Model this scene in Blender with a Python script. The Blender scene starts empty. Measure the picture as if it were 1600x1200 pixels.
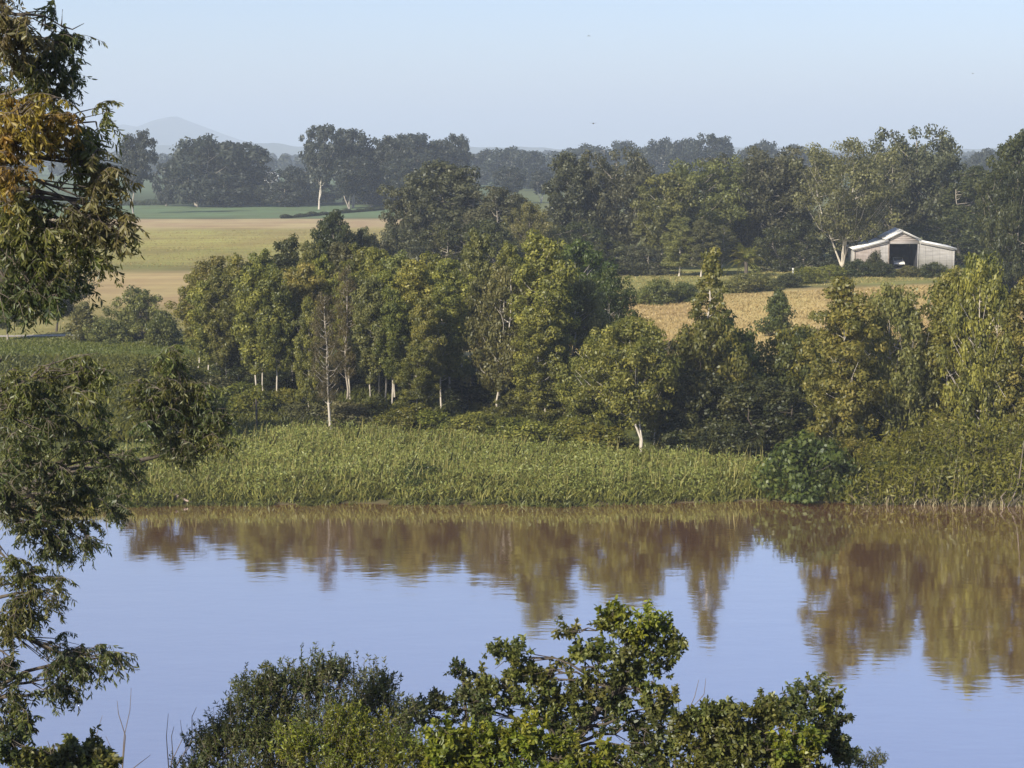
import bpy, math, random
import numpy as np
from mathutils import Vector, Matrix

# ------------------------------------------------------------------ camera, light, exposure
sc = bpy.context.scene
COL = sc.collection
R = math.radians
CAM_Z, FPX, PITCH = 22.0, 3000.0, math.atan(360 / 3000.0)

cam = bpy.data.cameras.new('camera')
cam_o = bpy.data.objects.new('camera', cam)
COL.objects.link(cam_o)
cam.sensor_width = 36.0
cam.lens = FPX / 1600 * 36
cam.clip_start, cam.clip_end = 0.5, 40000
cam_o.location = (0, 0, CAM_Z)
cam_o.rotation_euler = (math.pi / 2 - PITCH, 0, 0)
sc.camera = cam_o

SUN_EL, SUN_AZ = 30.0, -141.0            # azimuth clockwise from +Y: low sun on the left, a little behind the camera
world = bpy.data.worlds.new('World')
sc.world = world
world.use_nodes = True
wn, wl = world.node_tree.nodes, world.node_tree.links
bg = wn['Background']
sky = wn.new('ShaderNodeTexSky')
sky.sky_type = 'NISHITA'
sky.sun_disc = False
sky.sun_elevation = R(SUN_EL)
sky.sun_rotation = R(SUN_AZ) % (2 * math.pi)
sky.air_density, sky.dust_density, sky.ozone_density = 1.0, 0.6, 5.0
tint = wn.new('ShaderNodeMix')
tint.data_type, tint.blend_type = 'RGBA', 'MULTIPLY'
tint.inputs['Factor'].default_value = 1.0
tint.inputs['B'].default_value = (0.98, 0.89, 0.95, 1)
wl.new(sky.outputs[0], tint.inputs['A'])
wl.new(tint.outputs['Result'], bg.inputs[0])
bg.inputs[1].default_value = 0.073

sun = bpy.data.lights.new('sun', 'SUN')
sun.energy, sun.angle, sun.color = 3.7, R(2.5), (1.0, 0.91, 0.72)
sun_o = bpy.data.objects.new('sun', sun)
COL.objects.link(sun_o)
sd = Vector((math.sin(R(SUN_AZ)) * math.cos(R(SUN_EL)), math.cos(R(SUN_AZ)) * math.cos(R(SUN_EL)), math.sin(R(SUN_EL))))
sun_o.rotation_euler = sd.to_track_quat('Z', 'Y').to_euler()
sun_o.location = (-60, -30, 90)

vs = sc.view_settings
vs.view_transform, vs.look, vs.gamma, vs.use_curve_mapping = 'Standard', 'None', 1.0, False
vs.exposure = 1.22
sc.render.engine = 'CYCLES'
cy = sc.cycles
cy.max_bounces, cy.diffuse_bounces, cy.glossy_bounces, cy.transmission_bounces = 8, 5, 3, 5
cy.volume_bounces, cy.transparent_max_bounces = 1, 4
cy.use_denoising = True
cy.sample_clamp_indirect = 4.0
sc.render.filter_size = 1.9

# ------------------------------------------------------------------ geometry helpers
fwd = np.array((0, math.cos(PITCH), -math.sin(PITCH)))
upv = np.array((0, math.sin(PITCH), math.cos(PITCH)))


def at(px, py, Y):
    """point of the plane y=Y that the photograph (1600x1200) shows at px, py"""
    v = fwd + np.array(((px - 800) / FPX, 0, 0)) + upv * (600 - py) / FPX
    return np.array((0, 0, CAM_Z)) + v * (Y / v[1])


def ppm(Y):
    return FPX / (Y * math.cos(PITCH) + 2.2)


def wob(x, y, s, seed=0.0):
    return (np.sin(x / s + seed) + np.sin(y / s * 1.31 + seed * 2.1) + np.sin((x + y) / s * 0.71 + seed * 3.3)
            + np.sin((x - 1.7 * y) / s * 1.9 + seed)) / 4


def ground(x, y):
    x = np.asarray(x, float)
    y = np.asarray(y, float)
    near = np.interp(y, (-3000, -300, -40, 0, 12, 30, 44, 56, 59, 64), (24, 23, 21, 20.2, 18, 10.5, 5.0, 1.0, -0.2, -1.6))
    yy = y + wob(x, 0 * y, 9, 1.0) * 1.0 + wob(x, 0 * y, 31, 4.0) * 1.6 + wob(x, 0 * y, 2.7, 6.0) * .7 + np.clip((x - 22) * 0.03, 0, 1.2)
    far = np.interp(yy, (112, 117.5, 120.5, 123, 150, 165, 200, 250, 300, 700, 1500, 18000), (-1.6, -0.9, 0.15, 0.6, 1.0, 1.5, 2.1, 3.0, 3.6, 3.4, 5, 9))
    z = np.where(y < 88, near, far)
    z = z + np.clip((y - 125) / 60, 0, 1) * np.clip((1200 - y) / 600, 0, 1) * wob(x, y, 23, 2.0) * 0.22
    z = z + np.clip((x - 20) / 60, 0, 1) * np.exp(-((y - 300) / 60) ** 2) * 0.6
    return z


def gz(x, y):
    return float(ground(x, y))


class MB:
    """collects shapes and links them as ONE mesh object"""

    def __init__(self):
        self.v, self.f, self.t, self.m, self.n = [], [], [], [], 0

    def add(self, verts, faces, tone=0.5, mat=0):
        verts = np.asarray(verts, float).reshape(-1, 3)
        faces = np.asarray(faces, np.int64)
        self.v.append(verts)
        self.f.append(faces + self.n)
        self.t.append(np.broadcast_to(np.asarray(tone, float), (len(verts),)).copy())
        self.m.append(np.full(len(faces), mat, np.int32))
        self.n += len(verts)

    def box(self, lo, hi, tone=0.5, mat=0, rz=0.0, org=(0, 0, 0)):
        x0, y0, z0 = lo
        x1, y1, z1 = hi
        v = np.array([(x0, y0, z0), (x1, y0, z0), (x1, y1, z0), (x0, y1, z0), (x0, y0, z1), (x1, y0, z1), (x1, y1, z1), (x0, y1, z1)], float)
        if rz:
            c, s = math.cos(rz), math.sin(rz)
            v = v @ np.array([(c, s, 0), (-s, c, 0), (0, 0, 1)])
        self.add(v + np.array(org), [(0, 3, 2, 1), (4, 5, 6, 7), (0, 1, 5, 4), (1, 2, 6, 5), (2, 3, 7, 6), (3, 0, 4, 7)], tone, mat)

    def slab(self, quad, th, tone=0.5, mat=0):
        """a quad of four points thickened by th along its normal"""
        q = np.asarray(quad, float)
        n = np.cross(q[1] - q[0], q[3] - q[0])
        n /= np.linalg.norm(n)
        v = np.concatenate([q, q + n * th])
        self.add(v, [(0, 3, 2, 1), (4, 5, 6, 7), (0, 1, 5, 4), (1, 2, 6, 5), (2, 3, 7, 6), (3, 0, 4, 7)], tone, mat)

    def tube(self, pts, rad, sides=6, tone=0.5, mat=0):
        pts = np.asarray(pts, float)
        k = len(pts)
        rad = np.broadcast_to(np.asarray(rad, float), (k,))
        d = np.gradient(pts, axis=0)
        d /= np.linalg.norm(d, axis=1)[:, None] + 1e-9
        ref = np.where(np.abs(d[:, 2:3]) > 0.85, np.array([[1.0, 0.1, 0]]), np.array([[0, 0, 1.0]]))
        a = np.cross(d, ref)
        a /= np.linalg.norm(a, axis=1)[:, None] + 1e-9
        b = np.cross(d, a)
        th = np.arange(sides) * 2 * math.pi / sides
        ring = pts[:, None] + rad[:, None, None] * (np.cos(th)[None, :, None] * a[:, None] + np.sin(th)[None, :, None] * b[:, None])
        i = np.arange(k - 1)[:, None] * sides
        j = np.arange(sides)[None]
        j2 = (j + 1) % sides
        f = np.stack([i + j, i + j2, i + sides + j2, i + sides + j], -1).reshape(-1, 4)
        self.add(ring.reshape(-1, 3), f, tone, mat)

    def leaves(self, c, axis, nrm, L, W, tone, mat=0, hexa=False):
        c, axis, nrm = (np.asarray(q, float) for q in (c, axis, nrm))
        n = len(c)
        if n == 0:
            return
        L = np.broadcast_to(np.asarray(L, float), (n,))[:, None]
        W = np.broadcast_to(np.asarray(W, float), (n,))[:, None]
        axis = axis / (np.linalg.norm(axis, axis=1)[:, None] + 1e-9)
        s = np.cross(axis, nrm)
        s /= np.linalg.norm(s, axis=1)[:, None] + 1e-9
        nn = np.cross(s, axis)
        if hexa:
            v = np.stack([c - axis * L * .5, c - axis * L * .2 + s * W * .45 + nn * L * .05, c + axis * L * .2 + s * W * .42 + nn * L * .04,
                          c + axis * L * .5 - nn * L * .06, c + axis * L * .2 - s * W * .42 + nn * L * .04, c - axis * L * .2 - s * W * .45 + nn * L * .05], 1)
            k = 6
        else:
            v = np.stack([c - axis * L * .5, c + s * W * .5 - axis * L * .05, c + axis * L * .5, c - s * W * .5 - axis * L * .05], 1)
            k = 4
        f = np.arange(n * k).reshape(n, k)
        self.add(v.reshape(-1, 3), f, np.repeat(np.broadcast_to(tone, (n,)), k), mat)

    def mesh(self, name, mats, smooth=False):
        me = bpy.data.meshes.new(name)
        v = np.concatenate(self.v)
        sizes = np.concatenate([np.full(len(f), f.shape[1], np.int64) for f in self.f])
        idx = np.concatenate([f.reshape(-1) for f in self.f])
        me.vertices.add(len(v))
        me.vertices.foreach_set('co', v.astype(np.float32).ravel())
        me.loops.add(len(idx))
        me.loops.foreach_set('vertex_index', idx.astype(np.int32))
        me.polygons.add(len(sizes))
        st = np.concatenate([[0], np.cumsum(sizes)[:-1]])
        me.polygons.foreach_set('loop_start', st.astype(np.int32))
        me.polygons.foreach_set('loop_total', sizes.astype(np.int32))
        me.polygons.foreach_set('material_index', np.concatenate(self.m))
        if smooth:
            me.polygons.foreach_set('use_smooth', np.ones(len(sizes), bool))
        a = me.attributes.new('tone', 'FLOAT', 'POINT')
        a.data.foreach_set('value', np.concatenate(self.t).astype(np.float32))
        for m in (mats if isinstance(mats, (list, tuple)) else [mats]):
            me.materials.append(m)
        me.update(calc_edges=True)
        return me

    def build(self, name, mats, parent=None, smooth=False):
        return link(name, self.mesh(name, mats, smooth), parent)


def link(name, me, parent=None):
    o = bpy.data.objects.new(name, me)
    COL.objects.link(o)
    o.parent = parent
    return o


def tag(o, label=None, cat=None, group=None, kind=None):
    for k, val in (('label', label), ('category', cat), ('group', group), ('kind', kind)):
        if val:
            o[k] = val
    return o


def thing(name, label, cat, loc=(0, 0, 0), rz=0.0, group=None):
    o = link(name, None)
    o.location = Vector([float(q) for q in loc])
    o.rotation_euler = (0, 0, rz)
    o.empty_display_size = 0.3
    return tag(o, label, cat, group)


def unit(rng, n):
    v = rng.normal(size=(n, 3))
    return v / (np.linalg.norm(v, axis=1)[:, None] + 1e-9)


# ------------------------------------------------------------------ materials
def new_mat(name):
    m = bpy.data.materials.new(name)
    m.use_nodes = True
    nt = m.node_tree
    for n in list(nt.nodes):
        nt.nodes.remove(n)
    out = nt.nodes.new('ShaderNodeOutputMaterial')
    return m, nt, nt.nodes.new, nt.links.new, out


def ramp_node(nt, stops, interp='LINEAR'):
    r = nt.nodes.new('ShaderNodeValToRGB')
    r.color_ramp.interpolation = interp
    els = r.color_ramp.elements
    els[0].position, els[0].color = stops[0][0], (*stops[0][1], 1)
    els[1].position, els[1].color = stops[-1][0], (*stops[-1][1], 1)
    for p, c in stops[1:-1]:
        e = els.new(p)
        e.color = (*c, 1)
    return r


def leaf_mat(name, lo, mid, hi, trans=0.48, gloss=0.02, spread=0.2):
    m, nt, N, L, out = new_mat(name)
    at_ = N('ShaderNodeAttribute')
    at_.attribute_name = 'tone'
    r = ramp_node(nt, [(0.0, lo), (0.5, mid), (1.0, hi)])
    L(at_.outputs['Fac'], r.inputs[0])
    oi = N('ShaderNodeObjectInfo')
    hsv = N('ShaderNodeHueSaturation')
    mr = N('ShaderNodeMapRange')
    mr.inputs[3].default_value, mr.inputs[4].default_value = 1 - spread, 1 + spread
    L(oi.outputs['Random'], mr.inputs[0])
    L(mr.outputs[0], hsv.inputs['Value'])
    wn_ = N('ShaderNodeTexWhiteNoise')
    wn_.noise_dimensions = '1D'
    L(oi.outputs['Random'], wn_.inputs['W'])
    mr2 = N('ShaderNodeMapRange')
    mr2.inputs[3].default_value, mr2.inputs[4].default_value = 0.478, 0.52
    L(wn_.outputs['Value'], mr2.inputs[0])
    L(mr2.outputs[0], hsv.inputs['Hue'])
    L(r.outputs[0], hsv.inputs['Color'])
    d, t, g = N('ShaderNodeBsdfDiffuse'), N('ShaderNodeBsdfTranslucent'), N('ShaderNodeBsdfGlossy')
    g.inputs['Roughness'].default_value = 0.45
    g.inputs['Color'].default_value = (0.8, 0.85, 0.9, 1)
    L(hsv.outputs[0], d.inputs[0])
    L(hsv.outputs[0], t.inputs[0])
    mx, mx2 = N('ShaderNodeMixShader'), N('ShaderNodeMixShader')
    mx.inputs[0].default_value, mx2.inputs[0].default_value = trans, gloss
    L(d.outputs[0], mx.inputs[1])
    L(t.outputs[0], mx.inputs[2])
    L(mx.outputs[0], mx2.inputs[1])
    L(g.outputs[0], mx2.inputs[2])
    L(mx2.outputs[0], out.inputs[0])
    return m


def rough_mat(name, c1, c2, scale=3.0, rough=0.9, stretch=(1, 1, 1), bump=0.3, detail=5.0):
    m, nt, N, L, out = new_mat(name)
    p = N('ShaderNodeBsdfPrincipled')
    p.inputs['Roughness'].default_value = rough
    tc, mp, nz = N('ShaderNodeTexCoord'), N('ShaderNodeMapping'), N('ShaderNodeTexNoise')
    mp.inputs['Scale'].default_value = stretch
    nz.inputs['Scale'].default_value, nz.inputs['Detail'].default_value = scale, detail
    L(tc.outputs['Object'], mp.inputs[0])
    L(mp.outputs[0], nz.inputs['Vector'])
    r = ramp_node(nt, [(0.3, c1), (0.7, c2)])
    L(nz.outputs[0], r.inputs[0])
    L(r.outputs[0], p.inputs['Base Color'])
    if bump:
        b = N('ShaderNodeBump')
        b.inputs['Strength'].default_value = bump
        b.inputs['Distance'].default_value = 0.03
        L(nz.outputs[0], b.inputs['Height'])
        L(b.outputs[0], p.inputs['Normal'])
    L(p.outputs[0], out.inputs[0])
    return m


LM = {
    'gum': leaf_mat('gum_leaves', (0.098, 0.110, 0.023), (0.171, 0.175, 0.035), (0.295, 0.274, 0.054)),
    'bright': leaf_mat('bright_leaves', (0.108, 0.113, 0.028), (0.204, 0.196, 0.042), (0.360, 0.319, 0.064)),
    'grey': leaf_mat('grey_green_leaves', (0.099, 0.105, 0.029), (0.163, 0.164, 0.047), (0.239, 0.227, 0.067)),
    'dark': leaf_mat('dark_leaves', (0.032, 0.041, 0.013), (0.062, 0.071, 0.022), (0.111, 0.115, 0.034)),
    'mid': leaf_mat('mid_leaves', (0.068, 0.080, 0.019), (0.116, 0.128, 0.029), (0.197, 0.197, 0.047)),
    'brown': leaf_mat('brown_leaves', (0.074, 0.062, 0.027), (0.118, 0.098, 0.039), (0.167, 0.139, 0.055)),
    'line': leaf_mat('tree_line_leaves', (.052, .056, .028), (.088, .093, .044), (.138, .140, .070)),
    'khaki': leaf_mat('khaki_leaves', (0.089, 0.086, 0.036), (0.141, 0.138, 0.054), (0.209, 0.197, 0.076)),
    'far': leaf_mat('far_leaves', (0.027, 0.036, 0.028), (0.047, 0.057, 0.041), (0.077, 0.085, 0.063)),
    'shrub': leaf_mat('shrub_leaves', (0.076, 0.085, 0.014), (0.145, 0.149, 0.023), (0.276, 0.245, 0.041)),
    'blue': leaf_mat('blue_green_leaves', (0.039, 0.060, 0.012), (0.071, 0.098, 0.019), (0.123, 0.144, 0.029)),
    'reed': leaf_mat('reed_blades', (0.116, 0.133, 0.028), (0.204, 0.219, 0.050), (0.339, 0.326, 0.097), trans=.35, spread=0),
    'cane': leaf_mat('cane_leaves', (0.082, 0.090, 0.013), (0.147, 0.143, 0.020), (0.229, 0.207, 0.032), spread=0),
    'dry': leaf_mat('dry_blades', (0.276, 0.210, 0.088), (0.386, 0.295, 0.127), (0.478, 0.390, 0.187), trans=.2, spread=0),
    'straw': leaf_mat('straw_blades', (.20, .185, .060), (.28, .25, .085), (.38, .32, .13), trans=.2, spread=0),
    'weed': leaf_mat('weed_leaves', (0.084, 0.098, 0.014), (0.140, 0.150, 0.022), (0.224, 0.219, 0.035), spread=0),
    'deadstalk': leaf_mat('dead_stalks', (.12, .095, .06), (.20, .16, .10), (.30, .25, .17), trans=.1, spread=0),
    'gold': leaf_mat('golden_near_leaves', (0.148, 0.107, 0.023), (0.265, 0.186, 0.033), (0.394, 0.293, 0.057), spread=.2),
    'rust': leaf_mat('rusty_near_leaves', (0.103, 0.094, 0.035), (0.167, 0.144, 0.052), (0.244, 0.227, 0.089), spread=.2),
    'olive': leaf_mat('olive_near_leaves', (0.071, 0.086, 0.021), (0.135, 0.147, 0.033), (0.248, 0.245, 0.060), spread=.25, gloss=.03),
    'deep': leaf_mat('deep_near_leaves', (0.048, 0.063, 0.020), (0.092, 0.112, 0.033), (0.178, 0.188, 0.055), spread=.25, gloss=.03),
    'lime': leaf_mat('lime_near_leaves', (0.107, 0.137, 0.015), (0.186, 0.211, 0.021), (0.304, 0.311, 0.041), spread=.2, gloss=.03),
}
BARK = {
    'pale': rough_mat('pale_bark', (.35, .31, .26), (.56, .51, .45), 2.0, .85, (3, 3, .6)),
    'grey': rough_mat('grey_bark', (.22, .19, .16), (.36, .32, .27), 3.0, .9, (3, 3, .6)),
    'dark': rough_mat('dark_bark', (.05, .04, .032), (.11, .09, .07), 4.0, .9, (3, 3, .6)),
    'twig': rough_mat('twig_bark', (.10, .08, .065), (.19, .155, .125), 6.0, .9),
}


def ground_mat():
    m, nt, N, L, out = new_mat('farmland')
    p = N('ShaderNodeBsdfPrincipled')
    p.inputs['Roughness'].default_value = 0.95
    p.inputs['Specular IOR Level'].default_value = 0.1
    geo = N('ShaderNodeNewGeometry')
    sep = N('ShaderNodeSeparateXYZ')
    L(geo.outputs['Position'], sep.inputs[0])

    def math_(op, a, b=None, c=None):
        n = N('ShaderNodeMath')
        n.operation = op
        for i, q in enumerate((a, b, c)):
            if q is None:
                continue
            if isinstance(q, (int, float)):
                n.inputs[i].default_value = q
            else:
                L(q, n.inputs[i])
        return n.outputs[0]

    def noise(scale, sx=1, sy=1, detail=4, rough=.55):
        mp, nz = N('ShaderNodeMapping'), N('ShaderNodeTexNoise')
        mp.inputs['Scale'].default_value = (sx, sy, 1)
        nz.inputs['Scale'].default_value, nz.inputs['Detail'].default_value, nz.inputs['Roughness'].default_value = scale, detail, rough
        L(geo.outputs['Position'], mp.inputs[0])
        L(mp.outputs[0], nz.inputs['Vector'])
        return nz.outputs[0]

    edge = math_('MULTIPLY', math_('SUBTRACT', noise(.04), .5), 26)
    yy = math_('ADD', sep.outputs['Y'], edge)
    tl = math_('DIVIDE', math_('SUBTRACT', yy, 100), 900)
    q = lambda y: (y - 100) / 900
    gr = (.085, .095, .030)
    left = ramp_node(nt, [(0, (.10, .08, .045)), (q(124), (.09, .075, .04)), (q(132), gr), (q(196), (.095, .115, .03)), (q(206), (.20, .18, .065)),
                          (q(240), (.27, .225, .085)), (q(252), (.33, .245, .12)), (q(290), (.36, .265, .13)), (q(308), (.17, .16, .055)), (q(330), (.27, .24, .075)),
                          (q(372), (.25, .225, .07)), (q(395), (.31, .265, .085)), (q(470), (.29, .25, .09)), (q(490), (.36, .27, .145)),
                          (q(545), (.38, .29, .16)), (q(556), (.10, .12, .06)), (q(570), (.125, .17, .085)), (q(690), (.115, .16, .08)), (q(705), (.05, .06, .03)), (1, (.10, .13, .06))])
    L(tl, left.inputs[0])
    tr = math_('DIVIDE', math_('SUBTRACT', math_('SUBTRACT', yy, math_('MULTIPLY', sep.outputs['X'], .42)), 100), 900)
    right = ramp_node(nt, [(0, (.10, .08, .045)), (q(120), (.09, .075, .04)), (q(130), gr), (q(178), gr), (q(188), (.44, .33, .14)), (q(226), (.46, .345, .15)),
                           (q(246), (.40, .31, .135)), (q(249), (.13, .12, .05)), (q(254), (.22, .22, .075)), (q(300), (.24, .24, .085)), (q(340), (.16, .16, .06)), (1, (.10, .12, .05))])
    L(tr, right.inputs[0])
    mask = N('ShaderNodeMapRange')
    mask.interpolation_type = 'SMOOTHSTEP'
    mask.inputs[1].default_value, mask.inputs[2].default_value = -14, 2
    L(math_('ADD', sep.outputs['X'], edge), mask.inputs[0])
    mix = N('ShaderNodeMix')
    mix.data_type = 'RGBA'
    L(mask.outputs[0], mix.inputs['Factor'])
    L(left.outputs[0], mix.inputs['A'])
    L(right.outputs[0], mix.inputs['B'])
    # drilled rows and patchy growth
    n1 = noise(.09, 1, .35, 6)
    n2 = noise(.22, .10, 1, 6, .7)
    n3 = noise(2.2, 1, 1, 6, .7)
    s = math_('ADD', math_('ADD', math_('MULTIPLY', n1, .55), math_('MULTIPLY', n2, 1.0)), math_('MULTIPLY', n3, .25))
    vv = N('ShaderNodeMapRange')
    vv.inputs[1].default_value, vv.inputs[2].default_value, vv.inputs[3].default_value, vv.inputs[4].default_value = .6, 1.2, .68, 1.32
    L(s, vv.inputs[0])
    hsv = N('ShaderNodeHueSaturation')
    L(mix.outputs['Result'], hsv.inputs['Color'])
    L(vv.outputs[0], hsv.inputs['Value'])
    hr = N('ShaderNodeMapRange')
    hr.inputs[1].default_value, hr.inputs[2].default_value, hr.inputs[3].default_value, hr.inputs[4].default_value = .3, .7, .485, .515
    L(n1, hr.inputs[0])
    L(hr.outputs[0], hsv.inputs['Hue'])
    L(hsv.outputs[0], p.inputs['Base Color'])
    b = N('ShaderNodeBump')
    b.inputs['Strength'].default_value, b.inputs['Distance'].default_value = .7, .25
    L(s, b.inputs['Height'])
    L(b.outputs[0], p.inputs['Normal'])
    L(p.outputs[0], out.inputs[0])
    return m


def water_mat():
    m, nt, N, L, out = new_mat('muddy_water')
    d, g, mx = N('ShaderNodeBsdfDiffuse'), N('ShaderNodeBsdfGlossy'), N('ShaderNodeMixShader')
    tc = N('ShaderNodeTexCoord')
    nz = N('ShaderNodeTexNoise')
    nz.inputs['Scale'].default_value = .06
    L(tc.outputs['Object'], nz.inputs['Vector'])
    r = ramp_node(nt, [(.3, (.205, .098, .052)), (.7, (.230, .114, .061))])
    L(nz.outputs[0], r.inputs[0])
    L(r.outputs[0], d.inputs[0])
    g.inputs['Roughness'].default_value = .05
    g.inputs['Color'].default_value = (1, 1, 1, 1)

    def nmap(scale, sx, sy, det):
        mp, n = N('ShaderNodeMapping'), N('ShaderNodeTexNoise')
        mp.inputs['Scale'].default_value = (sx, sy, 1)
        n.inputs['Scale'].default_value, n.inputs['Detail'].default_value = scale, det
        L(tc.outputs['Object'], mp.inputs[0])
        L(mp.outputs[0], n.inputs['Vector'])
        return n.outputs[0]
    a = N('ShaderNodeMath')
    a.operation = 'MULTIPLY_ADD'
    L(nmap(2.4, .5, 1.0, 2), a.inputs[0])
    a.inputs[1].default_value = .35
    L(nmap(.5, .45, 1.0, 2), a.inputs[2])
    b = N('ShaderNodeBump')
    b.inputs['Strength'].default_value, b.inputs['Distance'].default_value = 1.0, .009
    L(a.outputs[0], b.inputs['Height'])
    L(b.outputs[0], g.inputs['Normal'])
    fr = N('ShaderNodeLayerWeight')
    fr.inputs['Blend'].default_value = .5
    mr = N('ShaderNodeMapRange')
    mr.inputs[1].default_value, mr.inputs[2].default_value, mr.inputs[3].default_value, mr.inputs[4].default_value = .5, .9, .79, .77
    L(fr.outputs['Facing'], mr.inputs[0])
    L(mr.outputs[0], mx.inputs[0])
    L(d.outputs[0], mx.inputs[1])
    L(g.outputs[0], mx.inputs[2])
    L(mx.outputs[0], out.inputs[0])
    return m


# ------------------------------------------------------------------ the setting
def grid_sheet(name, xs, ys, zf, mat):
    X, Y = np.meshgrid(xs, ys)
    v = np.stack([X, Y, zf(X, Y)], -1).reshape(-1, 3)
    nx, ny = len(xs), len(ys)
    i = (np.arange(ny - 1)[:, None] * nx + np.arange(nx - 1)[None]).reshape(-1)
    mb = MB()
    mb.add(v, np.stack([i, i + 1, i + nx + 1, i + nx], -1))
    return tag(mb.build(name, mat, smooth=True), kind='structure')


side = np.concatenate([np.linspace(0, 90, 61), 90 * 1.13 ** np.arange(1, 42)])
xs = np.concatenate([-side[:0:-1], side])
xs = np.clip(xs, -13500, 13500)
xs = np.unique(xs)
ys = np.unique(np.concatenate([np.linspace(-400, -20, 12), np.linspace(-20, 112, 67), np.linspace(112, 128, 33), np.linspace(128, 340, 90),
                               np.linspace(340, 900, 60), np.linspace(900, 18000, 60)]))
grid_sheet('ground', xs, ys, ground, ground_mat())

mb = MB()
mb.add([(-13500, 54, 0), (13500, 54, 0), (13500, 124, 0), (-13500, 124, 0)], [(0, 1, 2, 3)])
tag(mb.build('river', water_mat()), kind='structure')

HILL = rough_mat('hill_scrub', (.035, .045, .025), (.08, .085, .045), .01, .95, bump=0)


def ridge(name, cy_, depth, prof, mat, x0, x1, n=160, amp=0.0, seed=0):
    """a solid ridge of hills: prof(x) is the crest height, falling to the ground in front and behind"""
    xs_ = np.linspace(x0, x1, n)
    ts = np.linspace(-1, 1, 15)
    def zf(X, T):
        h = prof(X)
        sh = np.clip(1 - np.abs(T) ** 1.6, 0, 1)
        return ground(X, cy_ + T * 0) - 3 + h * sh * (1 + amp * wob(X, T * depth, 90, seed))
    X, T = np.meshgrid(xs_, ts)
    v = np.stack([X, cy_ + T * depth, zf(X, T)], -1).reshape(-1, 3)
    i = (np.arange(14)[:, None] * n + np.arange(n - 1)[None]).reshape(-1)
    mb = MB()
    mb.add(v, np.stack([i, i + 1, i + n + 1, i + n], -1))
    return tag(mb.build(name, mat, smooth=True), kind='structure')


def mountain_prof(x):
    k = 9500 / FPX
    p = 800 + x / k                                        # crest in photograph columns
    y = np.interp(p, (-400, 60, 130, 175, 200, 218, 232, 250, 268, 282, 296, 320, 345, 372, 405, 470, 700, 2000),
                  (232, 224, 212, 200, 196, 200, 198, 190, 184.5, 184, 190, 199, 209, 219, 226, 231, 238, 239))
    return (240 - y) * k + 22


def low_hill_prof(x):
    k = 6000 / FPX
    p = 800 + x / k
    y = np.interp(p, (-300, 120, 200, 226, 260, 300, 350, 400, 430, 470, 560, 700, 760, 830, 880, 1000, 1200, 1500, 1900),
                  (234, 228, 226, 229, 226, 232, 231, 226, 224, 229, 233, 231, 230, 231, 233, 232, 231, 233, 232))
    return (240 - y) * k + 20 + 1.5 * np.sin(x / 33.0) + 1.2 * np.sin(x / 13.0)


ridge('mountain', 9500, 1200, mountain_prof, HILL, -4300, 4200, 260)
ridge('hills', 6000, 500, low_hill_prof, HILL, -3200, 3200, 420)

# haze: even pale air over the whole plain, the sky outside it
mb = MB()
mb.box((-14000, -450, -3.5), (14000, 18500, 345))
hz, nt, N, L, out = new_mat('haze_air')
pv = N('ShaderNodeVolumePrincipled')
pv.inputs['Color'].default_value = (.68, .78, .96, 1)
pv.inputs['Density'].default_value = .00022
pv.inputs['Anisotropy'].default_value = 0.0
L(pv.outputs[0], out.inputs['Volume'])
tag(mb.build('haze', hz), kind='stuff')


# ------------------------------------------------------------------ trees
PROF = {
    'slender': lambda t: (0.55 + 0.75 * t) * (t < .33) + (t >= .33) * np.sqrt(np.clip(1 - ((t - .33) / .70) ** 2, 0.02, 1)) * .8,
    'column': lambda t: (0.62 + 0.5 * t) * (t < .45) + (t >= .45) * np.sqrt(np.clip(1 - ((t - .45) / .585) ** 2, 0.03, 1)) * .845,
    'round': lambda t: np.sqrt(np.clip(1 - (2 * t - .95) ** 2, .04, 1)),
    'spire': lambda t: np.clip(1.05 - t, .10, 1) ** .75,
    'spread': lambda t: np.sqrt(np.clip(1 - (1.9 * t - 1.05) ** 2, .06, 1)) * (.75 + .3 * t),
    'umbrella': lambda t: np.clip(.35 + 1.0 * t, 0, 1) * np.sqrt(np.clip(1.04 - t ** 3, .1, 1)),
    'shrub': lambda t: np.sqrt(np.clip(1 - t ** 2.2, .05, 1)),
}


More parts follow.
